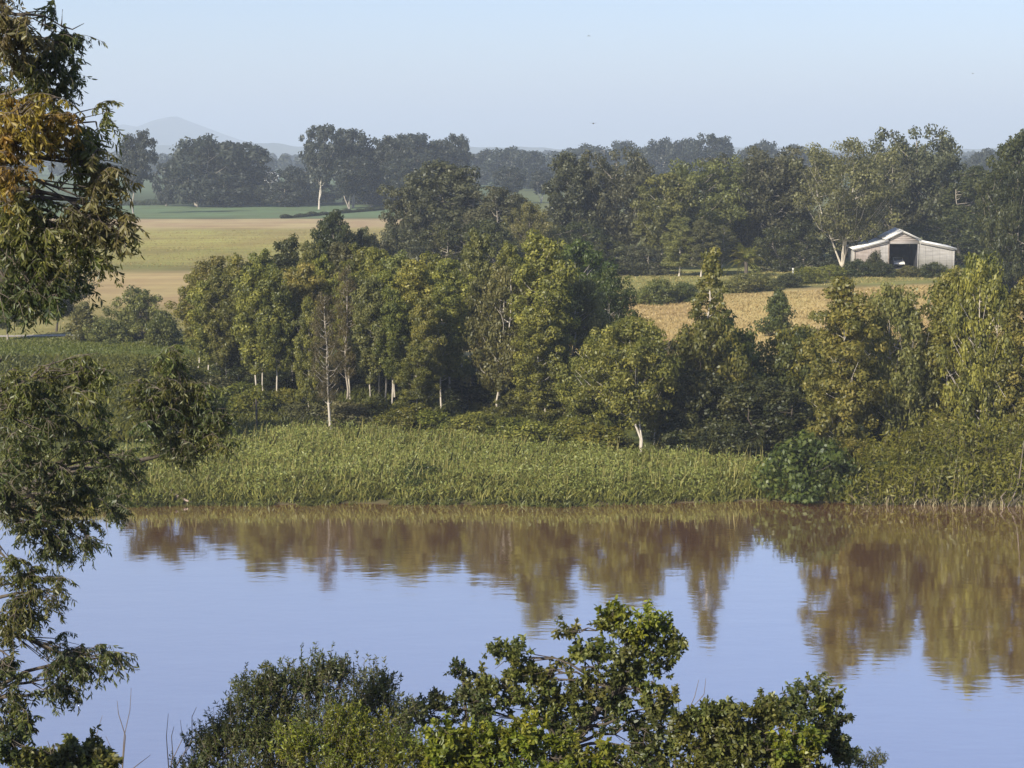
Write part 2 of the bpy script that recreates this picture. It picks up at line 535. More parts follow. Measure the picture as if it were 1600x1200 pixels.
def tree_meshes(seed, H, W, base, prof, nbr, nleaf, lL, lW, leafm, bark, tr, clump=.24, up=.8, forks=1, droop=.3, lean=0.0, dens_shell=.45, per=3):
    """trunk with limbs, and a crown of leaf clumps carried by the limbs; returns the two meshes"""
    rng = np.random.default_rng(seed)
    wood, crown = MB(), MB()
    pf = PROF[prof]
    lead = []
    fz = H * base * (.75 if forks > 1 else 1)
    for k in range(forks):
        a = rng.uniform(0, 6.28) + k * 2.4
        n = 9
        t = np.linspace(0, 1, n)
        off = W * .20 * (forks > 1) * np.clip((t * H - fz * .5) / (H * .6), 0, 1) ** .8
        pts = np.stack([np.cos(a) * off + lean * H * t ** 1.5 + np.cumsum(rng.normal(0, .008 * H, n)) * (t > 0),
                        np.sin(a) * off + np.cumsum(rng.normal(0, .008 * H, n)) * (t > 0), t * H * (.93 if k == 0 else rng.uniform(.75, .92))], 1)
        rad = tr * (1.0 if k == 0 else .7) * (1 - .85 * t) + .012
        rad[0] *= 1.35
        wood.tube(pts, rad, 7, mat=0)
        lead.append(pts)
    cl_c, cl_r = [], []
    for i in range(nbr):
        t = (i + rng.uniform(0, 1)) / nbr
        ld = lead[i % forks]
        z0 = H * (base + (1 - base) * t * .93)
        r = W * .5 * float(pf(np.array(t))) * rng.uniform(.72, 1.08)
        zs = max(z0 - r * up * .8, H * base * .8)
        p0 = np.array([np.interp(zs, ld[:, 2], ld[:, 0]), np.interp(zs, ld[:, 2], ld[:, 1]), min(zs, ld[-1, 2])])
        a = i * 2.399 + rng.uniform(-.5, .5)
        cx_ = np.interp(z0, lead[0][:, 2], lead[0][:, 0])
        cy_ = np.interp(z0, lead[0][:, 2], lead[0][:, 1])
        end = np.array([cx_ + math.cos(a) * r, cy_ + math.sin(a) * r, z0 + rng.uniform(-.03, .03) * H])
        s = np.linspace(0, 1, 5)[:, None]
        bend = np.array([0, 0, -up * r * .18]) * np.sin(s * math.pi)
        pts = p0 + (end - p0) * s + bend + rng.normal(0, .02 * r + .005, (5, 3)) * (s > 0)
        wood.tube(pts, np.linspace(tr * .38, .012, 5) * (.5 + .5 * r / (W * .5)), 4)
        for j in range(per):
            f = 1.0 if j == 0 else rng.uniform(.35, .95)
            c = p0 + (end - p0) * f + rng.normal(0, .10 * r + .02 * W, 3)
            cl_c.append(c)
            cl_r.append(clump * W * .5 * rng.uniform(.65, 1.3) * (.75 + .35 * float(pf(np.array(t)))))
    for ld in lead:
        for zf_ in (1.0, .9):
            cl_c.append(ld[0] + (ld[-1] - ld[0]) * zf_ + rng.normal(0, .02 * W, 3))
            cl_r.append(clump * W * .5)
    cl_c, cl_r = np.array(cl_c), np.array(cl_r)
    share = cl_r ** 2 / np.sum(cl_r ** 2)
    cnt = np.maximum((share * nleaf).astype(int), 6)
    idx = np.repeat(np.arange(len(cl_c)), cnt)
    n = len(idx)
    d = unit(rng, n)
    rr = cl_r[idx] * rng.uniform(0, 1, n) ** dens_shell
    c = cl_c[idx] + d * rr[:, None] * np.array([1, 1, .8])
    c[:, 2] = np.maximum(c[:, 2], .06 * H if prof != 'shrub' else .02)
    nr = d * 1.15 + unit(rng, n) * .7 + np.array([0, 0, .25])
    ax = np.cross(nr, unit(rng, n)) + np.array([0, 0, -droop])
    tone = np.clip(.5 + rng.normal(0, .20, len(cl_c))[idx] + rng.normal(0, .20, n), 0, 1)
    crown.leaves(c, ax, nr, lL * rng.uniform(.7, 1.3, n), lW * rng.uniform(.7, 1.3, n), tone)
    return wood.mesh('trunk', bark, True), crown.mesh('crown', leafm)


VAR = {}


def variant(kind, k):
    """unit-height master meshes of each growth habit, made once and shared by copies"""
    key = (kind, k)
    if key in VAR:
        return VAR[key]
    sd = 1000 + hash_(kind) * 17 + k
    if kind == 'slender':      # young riverside gum, ~12 m
        a = tree_meshes(sd, 12, 4.2, .33, 'column', 50, 19000, .23, .13, LM['gum'], BARK['pale'], .075, clump=.25, up=.9, per=4, dens_shell=.33)
    elif kind == 'front':      # bushy to low down
        a = tree_meshes(sd, 12, 5.0, .20, 'slender', 50, 20000, .23, .13, LM['gum'], BARK['pale'], .085, clump=.22, up=.9, per=4, dens_shell=.33)
    elif kind == 'round':
        a = tree_meshes(sd, 10, 7.5, .26, 'round', 54, 19000, .26, .16, LM['gum'], BARK['pale'], .13, clump=.18, up=.8, forks=2, per=4, dens_shell=.33)
    elif kind == 'spire':
        a = tree_meshes(sd, 12, 4.0, .2, 'spire', 40, 6500, .26, .14, LM['gum'], BARK['pale'], .10, clump=.26, up=.55, per=2)
    elif kind == 'thin':       # thin brown she-oak
        a = tree_meshes(sd, 12, 3.0, .22, 'slender', 44, 5200, .34, .045, LM['brown'], BARK['pale'], .10, clump=.34, up=1.2, droop=.9, per=3, dens_shell=.7)
    elif kind == 'spread':
        a = tree_meshes(sd, 18, 16, .22, 'spread', 70, 22000, .50, .30, LM['mid'], BARK['grey'], .32, clump=.155, up=.9, forks=3, per=4, dens_shell=.33)
    elif kind == 'tall':
        a = tree_meshes(sd, 18, 10, .25, 'round', 58, 18000, .48, .28, LM['mid'], BARK['pale'], .22, clump=.19, up=.9, forks=2, per=4, dens_shell=.33)
    elif kind == 'hazy':
        a = tree_meshes(sd, 25, 17, .34, 'umbrella', 46, 9000, .95, .55, LM['far'], BARK['pale'], .30, clump=.21, up=1.0, forks=2)
    elif kind == 'hazybush':
        a = tree_meshes(sd, 20, 18, .12, 'round', 36, 7000, 1.1, .7, LM['far'], BARK['grey'], .4, clump=.27, up=.8, forks=2)
    elif kind == 'shrub':
        a = tree_meshes(sd, 3, 4.6, .06, 'shrub', 34, 5200, .27, .16, LM['shrub'], BARK['dark'], .06, clump=.26, up=.5, forks=2)
    elif kind == 'thicket':
        a = tree_meshes(sd, 6, 7.5, .06, 'shrub', 54, 13000, .27, .16, LM['mid'], BARK['dark'], .10, clump=.17, up=.5, forks=3)
    elif kind == 'cone':
        a = tree_meshes(sd, 4, 3.4, .08, 'spire', 30, 4200, .26, .15, LM['mid'], BARK['dark'], .07, clump=.30, up=.4)
    VAR[key] = (a, {'slender': 12, 'front': 12, 'round': 10, 'spire': 12, 'thin': 12, 'spread': 18, 'tall': 18, 'hazy': 25, 'hazybush': 20, 'shrub': 3, 'thicket': 6, 'cone': 4}[kind],
                {'slender': 4.2, 'front': 5.0, 'round': 7.5, 'spire': 4.0, 'thin': 3.0, 'spread': 16, 'tall': 10, 'hazy': 17, 'hazybush': 18, 'shrub': 4.6, 'thicket': 7.5, 'cone': 3.4}[kind])
    return VAR[key]


def hash_(s):
    return sum((i + 1) * ord(c) for i, c in enumerate(s))


NV = {'slender': 6, 'front': 4, 'round': 2, 'spire': 2, 'thin': 2, 'spread': 4, 'tall': 4, 'hazy': 4, 'hazybush': 3, 'shrub': 4, 'thicket': 3, 'cone': 1}
counter = {}
prng = random.Random(11)


def own(o, mat):
    """this copy's own material on a shared mesh"""
    o.material_slots[0].link = 'OBJECT'
    o.material_slots[0].material = mat


def tree(name, kind, px, Y, top, wpx, label, cat='tree', group=None, leaf=None, bark=None, H=None):
    k = counter.get(kind, 0)
    counter[kind] = k + 1
    (tm, cm), h0, w0 = variant(kind, k % NV[kind])
    x = at(px, top, Y)[0]
    z = gz(x, Y) - .05
    h = H if H else max(at(px, top, Y)[2] - z, 1.0) * 1.05
    r = thing(name, label, cat, (x, Y, z), prng.uniform(0, 6.28), group)
    sxy = wpx / ppm(Y) / w0
    r.scale = (sxy, sxy, h / h0)
    t = link('trunk', tm, r)
    if bark:
        own(t, BARK[bark])
    if cm:
        c = link('crown', cm, r)
        if leaf:
            own(c, LM[leaf])
    return r


G1 = 'slender gums of the riverside copse'
copse = [
    # kind, px, Y, top, wpx, leaf, label
    ('slender', 306, 176, 430, 62, 'gum', 'short olive gum at the left end of the copse beside the pinkish tan field'),
    ('slender', 336, 174, 403, 66, 'gum', 'dark topped gum second from the left end of the copse'),
    ('slender', 368, 168, 405, 62, 'gum', 'olive gum third from the left end of the copse'),
    ('slender', 395, 158, 420, 70, 'bright', 'leafy gum with thick foliage in front of the copse left end'),
    ('slender', 414, 176, 396, 58, 'gum', 'gum behind the left copse with its tip against the yellow field'),
    ('slender', 428, 157, 428, 60, 'gum', 'gum with a clean pale straight trunk at the left of the copse'),
    ('slender', 447, 180, 378, 60, 'dark', 'dark gum rising above the left copse against the yellow field'),
    ('slender', 472, 160, 414, 72, 'bright', 'bright rimmed broad gum left of the bare brown tree'),
    ('slender', 486, 172, 386, 58, 'mid', 'narrow gum just behind the bright rimmed broad gum'),
    ('slender', 530, 172, 386, 76, 'khaki', 'brownish thin leaved gum behind the bare brown tree'),
    ('slender', 560, 166, 388, 76, 'gum', 'flat topped olive gum right of the bare brown tree'),
    ('slender', 590, 162, 396, 72, 'gum', 'gum with a dull olive crown left of the copse centre'),
    ('slender', 616, 160, 405, 70, 'grey', 'greyish gum left of the two pale green gums at copse centre'),
    ('slender', 650, 157, 408, 76, 'bright', 'pale yellow green gum with full crown at the copse centre'),
    ('slender', 676, 168, 402, 60, 'gum', 'darker gum squeezed between two pale green gums at copse centre'),
    ('slender', 706, 160, 412, 72, 'bright', 'pale green gum right of the copse centre with tapering tip'),
    ('slender', 740, 166, 366, 62, 'grey', 'tall greyish gum standing above the copse right of its centre'),
    ('slender', 792, 163, 387, 50, 'gum', 'small pointed gum tip between the tall greyish and the yellow gums'),
    ('round', 776, 152, 425, 112, 'grey', 'broad grey green gum with rounded crown in front of the copse'),
    ('slender', 852, 150, 377, 96, 'bright', 'tallest bright yellow gum of the copse with leafy stepped crown'),
    ('round', 886, 154, 445, 110, 'grey', 'grey green rounded gum right below the tallest yellow gum'),
    ('round', 928, 186, 382, 116, 'blue', 'dark blue green bushy tree behind the right end of the copse'),
    ('round', 965, 178, 425, 80, 'blue', 'low dark green tree at the right end behind the copse'),
    ('front', 480, 150, 470, 50, 'bright', 'small yellow green sapling gum left of the bare brown tree'),
    ('front', 648, 147, 540, 66, 'gum', 'short bright bushy gum low in front of the copse centre'),
    ('front', 843, 147, 490, 82, 'bright', 'slim yellow green gum with a white lower trunk in front'),
    ('slender', 322, 164, 440, 58, 'gum', 'leafy front gum second from the copse left end'),
    ('slender', 410, 160, 436, 56, 'bright', 'gum left of the clean pale straight trunk at the copse front'),
    ('slender', 662, 150, 470, 52, 'gum', 'thin gum in front of the pale yellow green gum at copse centre'),
    ('slender', 630, 166, 412, 60, 'bright', 'pale green gum left of the copse centre just behind the front row'),
    ('slender', 600, 158, 430, 58, 'gum', 'thin gum before the greyish gum left of copse centre'),
    ('slender', 350, 163, 432, 66, 'mid', 'gum in front of the second tree from the copse left end'),
    ('slender', 455, 164, 420, 62, 'gum', 'gum between the clean pale trunk and the bright rimmed gum'),
    ('slender', 545, 160, 432, 66, 'gum', 'leafy gum in front of the flat topped olive gum'),
    ('slender', 575, 154, 440, 62, 'grey', 'leafy gum low in front of the dull olive gum'),
    ('slender', 612, 153, 455, 58, 'gum', 'gum just left of the short bushy gum at the copse front'),
    ('slender', 690, 153, 450, 66, 'gum', 'gum right of the short bushy gum at the copse front'),
    ('slender', 500, 166, 410, 62, 'gum', 'gum right behind the nearly bare brown tree'),
    ('slender', 820, 164, 405, 60, 'gum', 'gum left behind the tallest bright yellow gum'),
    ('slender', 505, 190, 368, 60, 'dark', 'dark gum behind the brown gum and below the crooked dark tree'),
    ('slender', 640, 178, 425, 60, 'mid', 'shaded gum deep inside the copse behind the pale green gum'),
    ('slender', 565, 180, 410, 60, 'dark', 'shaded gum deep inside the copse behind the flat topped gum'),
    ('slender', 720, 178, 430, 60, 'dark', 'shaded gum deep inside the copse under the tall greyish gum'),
]
for kd, px, Y, top, w, lf, lb in copse:
    tree('gum_tree', kd, px, Y, top, w * 1.10, lb, 'tree', G1, lf, 'pale')

tree('bare_tree', 'thin', 514, 146, 458, 58, 'nearly bare brown tree with a long pale stem in front of the copse', 'tree', None, 'brown', 'pale')
tree('bare_tree', 'thin', 541, 158, 420, 52, 'wispy brown tree just right of the nearly bare brown tree', 'tree', None, 'brown', 'grey')

# right bank
px, Y = 1003, 135
p = at(px, 492, Y)
forked = thing('forked_gum', 'round bright gum with a white forked trunk above the reed bank', 'tree', (p[0], Y, gz(p[0], Y) - .05))
tm, cm = tree_meshes(78, p[2] - gz(p[0], Y), 7.2, .33, 'round', 62, 24000, .24, .14, LM['gum'], BARK['pale'], .085, clump=.17, up=.9, forks=2, per=4, dens_shell=.33)
link('trunk', tm, forked)
link('crown', cm, forked)
tree('slim_gum', 'front', 1024, 139, 520, 60, 'thin pale stemmed gum hugging the round forked gum', 'tree', None, 'gum', 'pale')
tree('spire_gum', 'spire', 1106, 143, 395, 96, 'sparse spire shaped gum rising over the dry orange field', 'tree', None, 'gum', 'pale')
tree('cone_shrub', 'cone', 1217, 208, 457, 62, 'small cone shaped dark tree alone in the dry orange field', 'tree', None, 'mid', 'dark')
G2 = 'gums above the cane thicket on the right bank'
right = [
    ('front', 1316, 128, 442, 122, 'gum', 'leafy gum with a pointed tip and pale stem left of the thicket'),
    ('round', 1418, 130, 456, 120, 'grey', 'wide forked gum with a dark gap under its crown on the right bank'),
    ('front', 1478, 131, 424, 104, 'gum', 'straight pale stemmed gum right of the wide forked gum'),
    ('round', 1519, 136, 408, 120, 'gum', 'tallest dome topped gum of the right bank below the shed'),
    ('round', 1560, 128, 422, 104, 'bright', 'bright lime domed gum near the right edge of the photo'),
    ('front', 1604, 127, 440, 110, 'gum', 'gum cut by the right edge of the photo above the thicket'),
    ('round', 1660, 130, 425, 130, 'mid', 'gum just beyond the right edge of the photo'),
    ('front', 1372, 139, 500, 80, 'gum', 'short shaded gum between the pointed and the wide forked gums'),
]
for kd, px, Y, top, w, lf, lb in right:
    tree('bank_gum', kd, px, Y, top, w * 1.08, lb, 'tree', G2, lf, 'pale')
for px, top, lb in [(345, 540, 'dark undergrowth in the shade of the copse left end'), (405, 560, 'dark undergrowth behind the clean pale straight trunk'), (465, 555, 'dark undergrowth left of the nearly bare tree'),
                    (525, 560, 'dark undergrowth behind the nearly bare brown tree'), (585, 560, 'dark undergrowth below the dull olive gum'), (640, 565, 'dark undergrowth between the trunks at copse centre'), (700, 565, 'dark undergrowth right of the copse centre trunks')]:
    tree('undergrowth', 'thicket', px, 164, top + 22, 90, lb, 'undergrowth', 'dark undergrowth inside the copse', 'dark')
G3 = 'dense thickets behind the reed bank'
for px, Y, top, w, lf, lb in [
    (1075, 142, 508, 140, 'gum', 'olive thicket just right of the round forked gum'),
    (1145, 146, 502, 150, 'gum', 'high olive thicket under the dry orange field'),
    (1225, 147, 522, 150, 'shrub', 'layered green thicket left of the pointed leafy gum'),
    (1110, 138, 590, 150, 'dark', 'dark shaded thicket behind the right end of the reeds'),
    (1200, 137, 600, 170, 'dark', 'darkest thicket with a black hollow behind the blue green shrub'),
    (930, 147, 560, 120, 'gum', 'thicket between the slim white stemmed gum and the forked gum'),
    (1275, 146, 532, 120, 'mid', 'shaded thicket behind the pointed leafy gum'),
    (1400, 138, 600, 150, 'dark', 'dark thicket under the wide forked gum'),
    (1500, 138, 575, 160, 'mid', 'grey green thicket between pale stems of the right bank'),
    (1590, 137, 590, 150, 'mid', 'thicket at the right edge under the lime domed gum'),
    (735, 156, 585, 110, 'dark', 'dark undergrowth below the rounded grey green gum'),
    (800, 152, 600, 110, 'mid', 'dull undergrowth left of the white lower trunk'),
    (885, 148, 610, 110, 'mid', 'leafy undergrowth right of the white lower trunk'),
]:
    tree('thicket', 'thicket', px, Y, top, w * 1.1, lb, 'thicket', G3, lf)
tree('bank_tree', 'round', 285, 139, 556, 150, 'dark leafy tree on the left bank in front of the copse', 'tree', None, 'mid', 'dark')
tree('bank_tree', 'thicket', 330, 138, 610, 90, 'lower bushy tree leaning right on the left bank by the reeds', 'tree', None, 'mid', 'dark')

G4 = 'low shrubs along the foot of the copse'
for px, Y, top, w, lf, lb in [
    (395, 152, 612, 70, 'shrub', 'low green shrub left of the thin dark post'),
    (440, 156, 612, 60, 'shrub', 'low shrub under the clean pale straight trunk'),
    (470, 150, 628, 80, 'khaki', 'brownish low shrub left of the nearly bare tree'),
    (545, 149, 632, 80, 'khaki', 'brownish low shrub right of the nearly bare tree'),
    (590, 151, 624, 70, 'mid', 'dull green low shrub below the dull olive gum'),
    (625, 146, 640, 70, 'shrub', 'green low shrub below the short bushy gum'),
    (680, 145, 646, 80, 'shrub', 'yellowish low shrub right of the short bushy gum'),
    (730, 143, 648, 80, 'bright', 'bright yellow low shrub at the back of the reed bank'),
    (790, 140, 655, 80, 'shrub', 'yellow green low shrub left of the white lower trunk'),
    (850, 138, 662, 90, 'bright', 'bright low shrub at the foot of the white lower trunk'),
    (905, 137, 660, 90, 'shrub', 'green low shrub between white trunk and forked gum'),
    (950, 136.5, 668, 90, 'shrub', 'dark green low shrub left of the forked white trunk'),
    (1075, 137, 655, 80, 'dark', 'dark low shrub right of the thin pale stemmed gum'),
    (1130, 133, 668, 90, 'dark', 'dark low shrub at the back of the right reeds'),
    (360, 156, 600, 70, 'shrub', 'olive low shrub at the left foot of the copse'),
    (320, 160, 590, 70, 'khaki', 'dusky low shrub behind the dark leafy bank tree'),
]:
    tree('low_shrub', 'shrub', px, Y, top, w * 1.15, lb, 'shrub', G4, lf)
tree('round_shrub', 'shrub', 664, 123.5, 733, 120, 'dark shrub sunk in the reeds near the water', 'shrub', None, 'blue')
tree('round_shrub', 'shrub', 1232, 121.6, 688, 135, 'blue green rounded shrub at the right end of the reeds', 'shrub', None, 'blue')
tree('round_shrub', 'shrub', 1292, 121.2, 700, 95, 'blue green shrub touching the left end of the cane thicket', 'shrub', None, 'blue')

G10 = 'bushes growing through the cane thicket'
for px, Y, top, w, lf, lb in [
    (1350, 124, 690, 80, 'shrub', 'olive bush at the left end of the cane thicket'),
    (1395, 122, 725, 70, 'mid', 'dark green bush low in the left part of the cane thicket'),
    (1430, 125, 672, 90, 'cane', 'tall olive bush in the cane thicket below the wide forked gum'),
    (1475, 122, 718, 80, 'shrub', 'green bush halfway along the cane thicket'),
    (1510, 126, 662, 90, 'cane', 'tallest olive bush of the cane thicket'),
    (1550, 122, 722, 70, 'mid', 'dark low bush left of the dead leaning branch'),
    (1585, 125, 668, 90, 'shrub', 'olive bush above the dead leaning branch at the right edge'),
]:
    tree('cane_bush', 'thicket', px, Y, top, w * 1.1, lb, 'bush', G10, lf)

# left meadow
tree('meadow_tree', 'front', 8, 205, 400, 70, 'small tree at the far left whose trunk shows under the golden leaves', 'tree', None, 'mid', 'grey')
tree('meadow_tree', 'round', 85, 214, 412, 86, 'small dark trunked tree by the pale track at the left', 'tree', None, 'mid', 'dark')
G5 = 'grey green bushes beside the pale track'
for kd, px, Y, top, w, lf, lb in [
    ('cone', 130, 205, 474, 60, 'grey', 'grey green pointed bush at the right end of the pale track'),
    ('thicket', 222, 205, 456, 96, 'grey', 'tall grey green bush below the pinkish tan field'),
    ('shrub', 175, 203, 500, 70, 'grey', 'low grey green bush between the pointed and the tall bushes'),
    ('shrub', 250, 200, 490, 60, 'mid', 'dark low bush joining the tall bush to the copse'),
]:
    tree('meadow_bush', kd, px, Y, top, w, lb, 'bush', G5, lf)

# middle distance trees
for kd, px, Y, top, w, lf, lb in [
    ('tall', 530, 225, 334, 62, 'dark', 'crooked dark tree rising behind the brown gum'),
    ('round', 570, 228, 360, 46, 'dark', 'narrow dark tree right of the crooked dark tree'),
    ('tall', 625, 285, 293, 72, 'line', 'upright leafy tree left of the big domed tree'),
    ('tall', 722, 300, 256, 118, 'line', 'big domed tree in the middle distance beyond the copse'),
    ('tall', 778, 292, 294, 92, 'line', 'tree with layered lit boughs right of the big domed tree'),
    ('round', 815, 280, 320, 70, 'grey', 'greyer short tree at the right of the middle clump'),
    ('thicket', 690, 270, 352, 130, 'dark', 'dark bush below the big domed tree'),
    ('thicket', 790, 268, 350, 110, 'dark', 'dark bush below the tree with layered boughs'),
    ('thicket', 640, 262, 362, 100, 'line', 'bush at the foot of the upright leafy tree'),
    ('thicket', 585, 258, 372, 70, 'line', 'smaller bush between narrow dark tree and upright tree'),
]:
    tree('middle_tree', kd, px, Y, top, w * 1.1, lb, 'tree', 'trees of the middle clump', lf, 'grey')
G6 = 'tall trees of the tree line left of the shed'
for kd, px, Y, top, w, lf, lb in [
    ('tall', 908, 318, 244, 84, 'line', 'dark upright tree at the left end of the shed tree line'),
    ('thicket', 885, 300, 352, 110, 'dark', 'black green bush at the left end of the shed tree line'),
    ('spread', 985, 322, 242, 120, 'line', 'tall tree with ragged flat boughs second in the shed tree line'),
    ('tall', 1030, 305, 272, 90, 'grey', 'greyish tree with a pale stem right of the ragged tree'),
    ('spread', 1085, 318, 258, 130, 'grey', 'open crowned olive tree in the shed tree line'),
    ('spread', 1165, 326, 240, 150, 'line', 'broad olive crowned tree behind the palm'),
    ('tall', 1220, 318, 252, 100, 'line', 'olive tree between the broad crown and the large gum'),
    ('thicket', 960, 296, 375, 110, 'dark', 'dark bush at the back of the green strip left of the saplings'),
    ('thicket', 1015, 294, 385, 90, 'line', 'bush below the greyish tree with the pale stem'),
    ('thicket', 1225, 300, 360, 80, 'dark', 'dark shaded bush right of the palm'),
    ('thicket', 1252, 314, 345, 100, 'dark', 'dark bush left behind the limbs of the large khaki gum'),
    ('thicket', 1180, 337, 335, 130, 'dark', 'dark bush behind the palm under the broad olive crown'),
    ('thicket', 1120, 337, 345, 120, 'dark', 'dark bush behind the two bare pale stems'),
    ('front', 1062, 290, 340, 60, 'grey', 'thin grey green sapling at the back of the green strip'),
    ('front', 1096, 288, 345, 56, 'khaki', 'khaki sapling left of the two bare pale stems'),
    ('thin', 1126, 292, 352, 40, 'grey', 'pair of bare pale stems left of the palm'),
]:
    tree('line_tree', kd, px, Y, top, w * 1.12, lb, 'tree', G6, lf, 'pale' if kd in ('thin', 'tall', 'front') else 'grey')
for kd, px, Y, top, w, lf, lb in [
    ('spread', 1405, 334, 240, 120, 'line', 'olive tree directly behind the shed roof'),
    ('spread', 1460, 338, 208, 140, 'line', 'tallest dark tree behind the right end of the shed'),
    ('tall', 1515, 326, 262, 90, 'dark', 'dark tree between the tallest tree and the right edge'),
    ('thicket', 1360, 338, 320, 120, 'dark', 'dark bush behind the left roof of the shed'),
    ('thicket', 1505, 318, 335, 130, 'dark', 'dark bush in place of the shadow right of the shed'),  # added bush, its dark leaf colour stands in for the shadow here
    ('spread', 1572, 262, 262, 110, 'dark', 'dark leafy tree at the right edge beyond the lime gum'),
    ('tall', 1612, 268, 212, 90, 'dark', 'tall dark tree cut by the right edge of the photo'),
    ('thicket', 1590, 250, 330, 90, 'dark', 'dark bush under the right edge trees'),
    ('thicket', 1545, 246, 395, 50, 'dark', 'small dark bush between shed and right edge trees'),
]:
    tree('shed_tree', kd, px, Y, top, w * 1.12, lb, 'tree', 'trees behind and right of the shed', lf, 'grey')

# the large gum left of the shed, its pale limbs spreading low
px, Y = 1316, 309
x = at(px, 400, Y)[0]
z = gz(x, Y) - .05
big = thing('large_gum', 'large khaki gum with pale limbs fanning out beside the shed', 'tree', (x, Y, z))
tm, cm = tree_meshes(77, at(px, 216, Y)[2] - z, 18.5, .26, 'spread', 66, 24000, .44, .26, LM['khaki'], BARK['pale'], .21, clump=.15, up=1.3, forks=6, per=4, dens_shell=.33)
link('trunk', tm, big)
link('crown', cm, big)

# hedge and small bushes on the right field
G7 = 'bushes of the hedge across the dry field'
for px, Y, top, w, lf, lb in [
    (1012, 244, 446, 50, 'mid', 'leftmost low bush of the hedge on the dry field'),
    (1045, 246, 438, 46, 'mid', 'taller bush of the hedge left of the spire gum'),
    (1075, 248, 444, 44, 'mid', 'hedge bush hidden partly behind the spire gum'),
    (1150, 262, 430, 60, 'grey', 'long grey bush of the hedge right of the spire gum'),
    (1190, 266, 428, 60, 'grey', 'middle grey bush of the hedge below the green strip'),
    (1225, 270, 428, 46, 'dark', 'dark bush of the hedge above the cone shaped tree'),
    (1260, 276, 420, 50, 'shrub', 'green bush of the hedge below the large gum'),
    (1295, 282, 416, 50, 'shrub', 'rightmost green bush of the hedge below the large gum'),
    (1330, 288, 408, 46, 'dark', 'dark bush at the left corner of the shed'),
    (1366, 290, 396, 26, 'dark', 'upright dark bush against the left shed wall'),
    (1385, 287, 412, 40, 'dark', 'low dark bush below the left shed wall'),
    (1420, 287, 416, 40, 'grey', 'low grey bush before the shed opening'),
    (1452, 286, 412, 44, 'dark', 'low dark bush below the right shed wall'),
]:
    tree('hedge_bush', 'shrub', px, Y, top, w * 1.1, lb, 'bush', G7, lf)

# clipped looking dark hedge between the far green crop and the tan field
def hedge(label, a, b, h, w, seed):
    rng = np.random.default_rng(seed)
    a, b = np.array(a, float), np.array(b, float)
    L_ = np.linalg.norm(b - a)
    n = int(L_ * 60)
    o = thing('hedge', label, 'hedge', (a[0], a[1], gz(a[0], a[1])))
    t = rng.uniform(0, 1, n)
    lump = .75 + .35 * np.sin(t * L_ / 2.3 + seed) * np.sin(t * L_ / 5.1)
    d = unit(rng, n)
    c = a[None, :2] + (b - a)[None, :2] * t[:, None] + d[:, :2] * w * lump[:, None]
    z = ground(c[:, 0], c[:, 1]) + h * lump * (.5 + .5 * d[:, 2])
    P = np.concatenate([c, z[:, None]], 1) - np.array(o.location)
    mb = MB()
    nr = d + unit(rng, n) * .6
    mb.leaves(P, np.cross(nr, unit(rng, n)), nr, rng.uniform(.4, .8, n), .35, np.clip(.5 + rng.normal(0, .2, n), 0, 1))
    mb.build('foliage', LM['dark'], o)
    mb = MB()
    for q in range(int(L_ / 3)):
        p = a + (b - a) * (q + .5) / int(L_ / 3)
        p[2] = gz(p[0], p[1])
        mb.tube(np.array([p - (0, 0, .2), p + (0, 0, h * .7)]) - np.array(o.location), [.08, .04], 4)
    mb.build('stems', BARK['dark'], o)


def on_field(px, Y):
    x = (px - 800) / ppm(Y)
    return (x, Y, gz(x, Y))


hedge('low dark hedge slanting between the green crop and the tan field', on_field(440, 556), on_field(600, 640), 1.3, .9, 1)
hedge('low dark hedge on the far edge of the green crop at the left', on_field(150, 690), on_field(262, 705), 2.2, 1.6, 2)

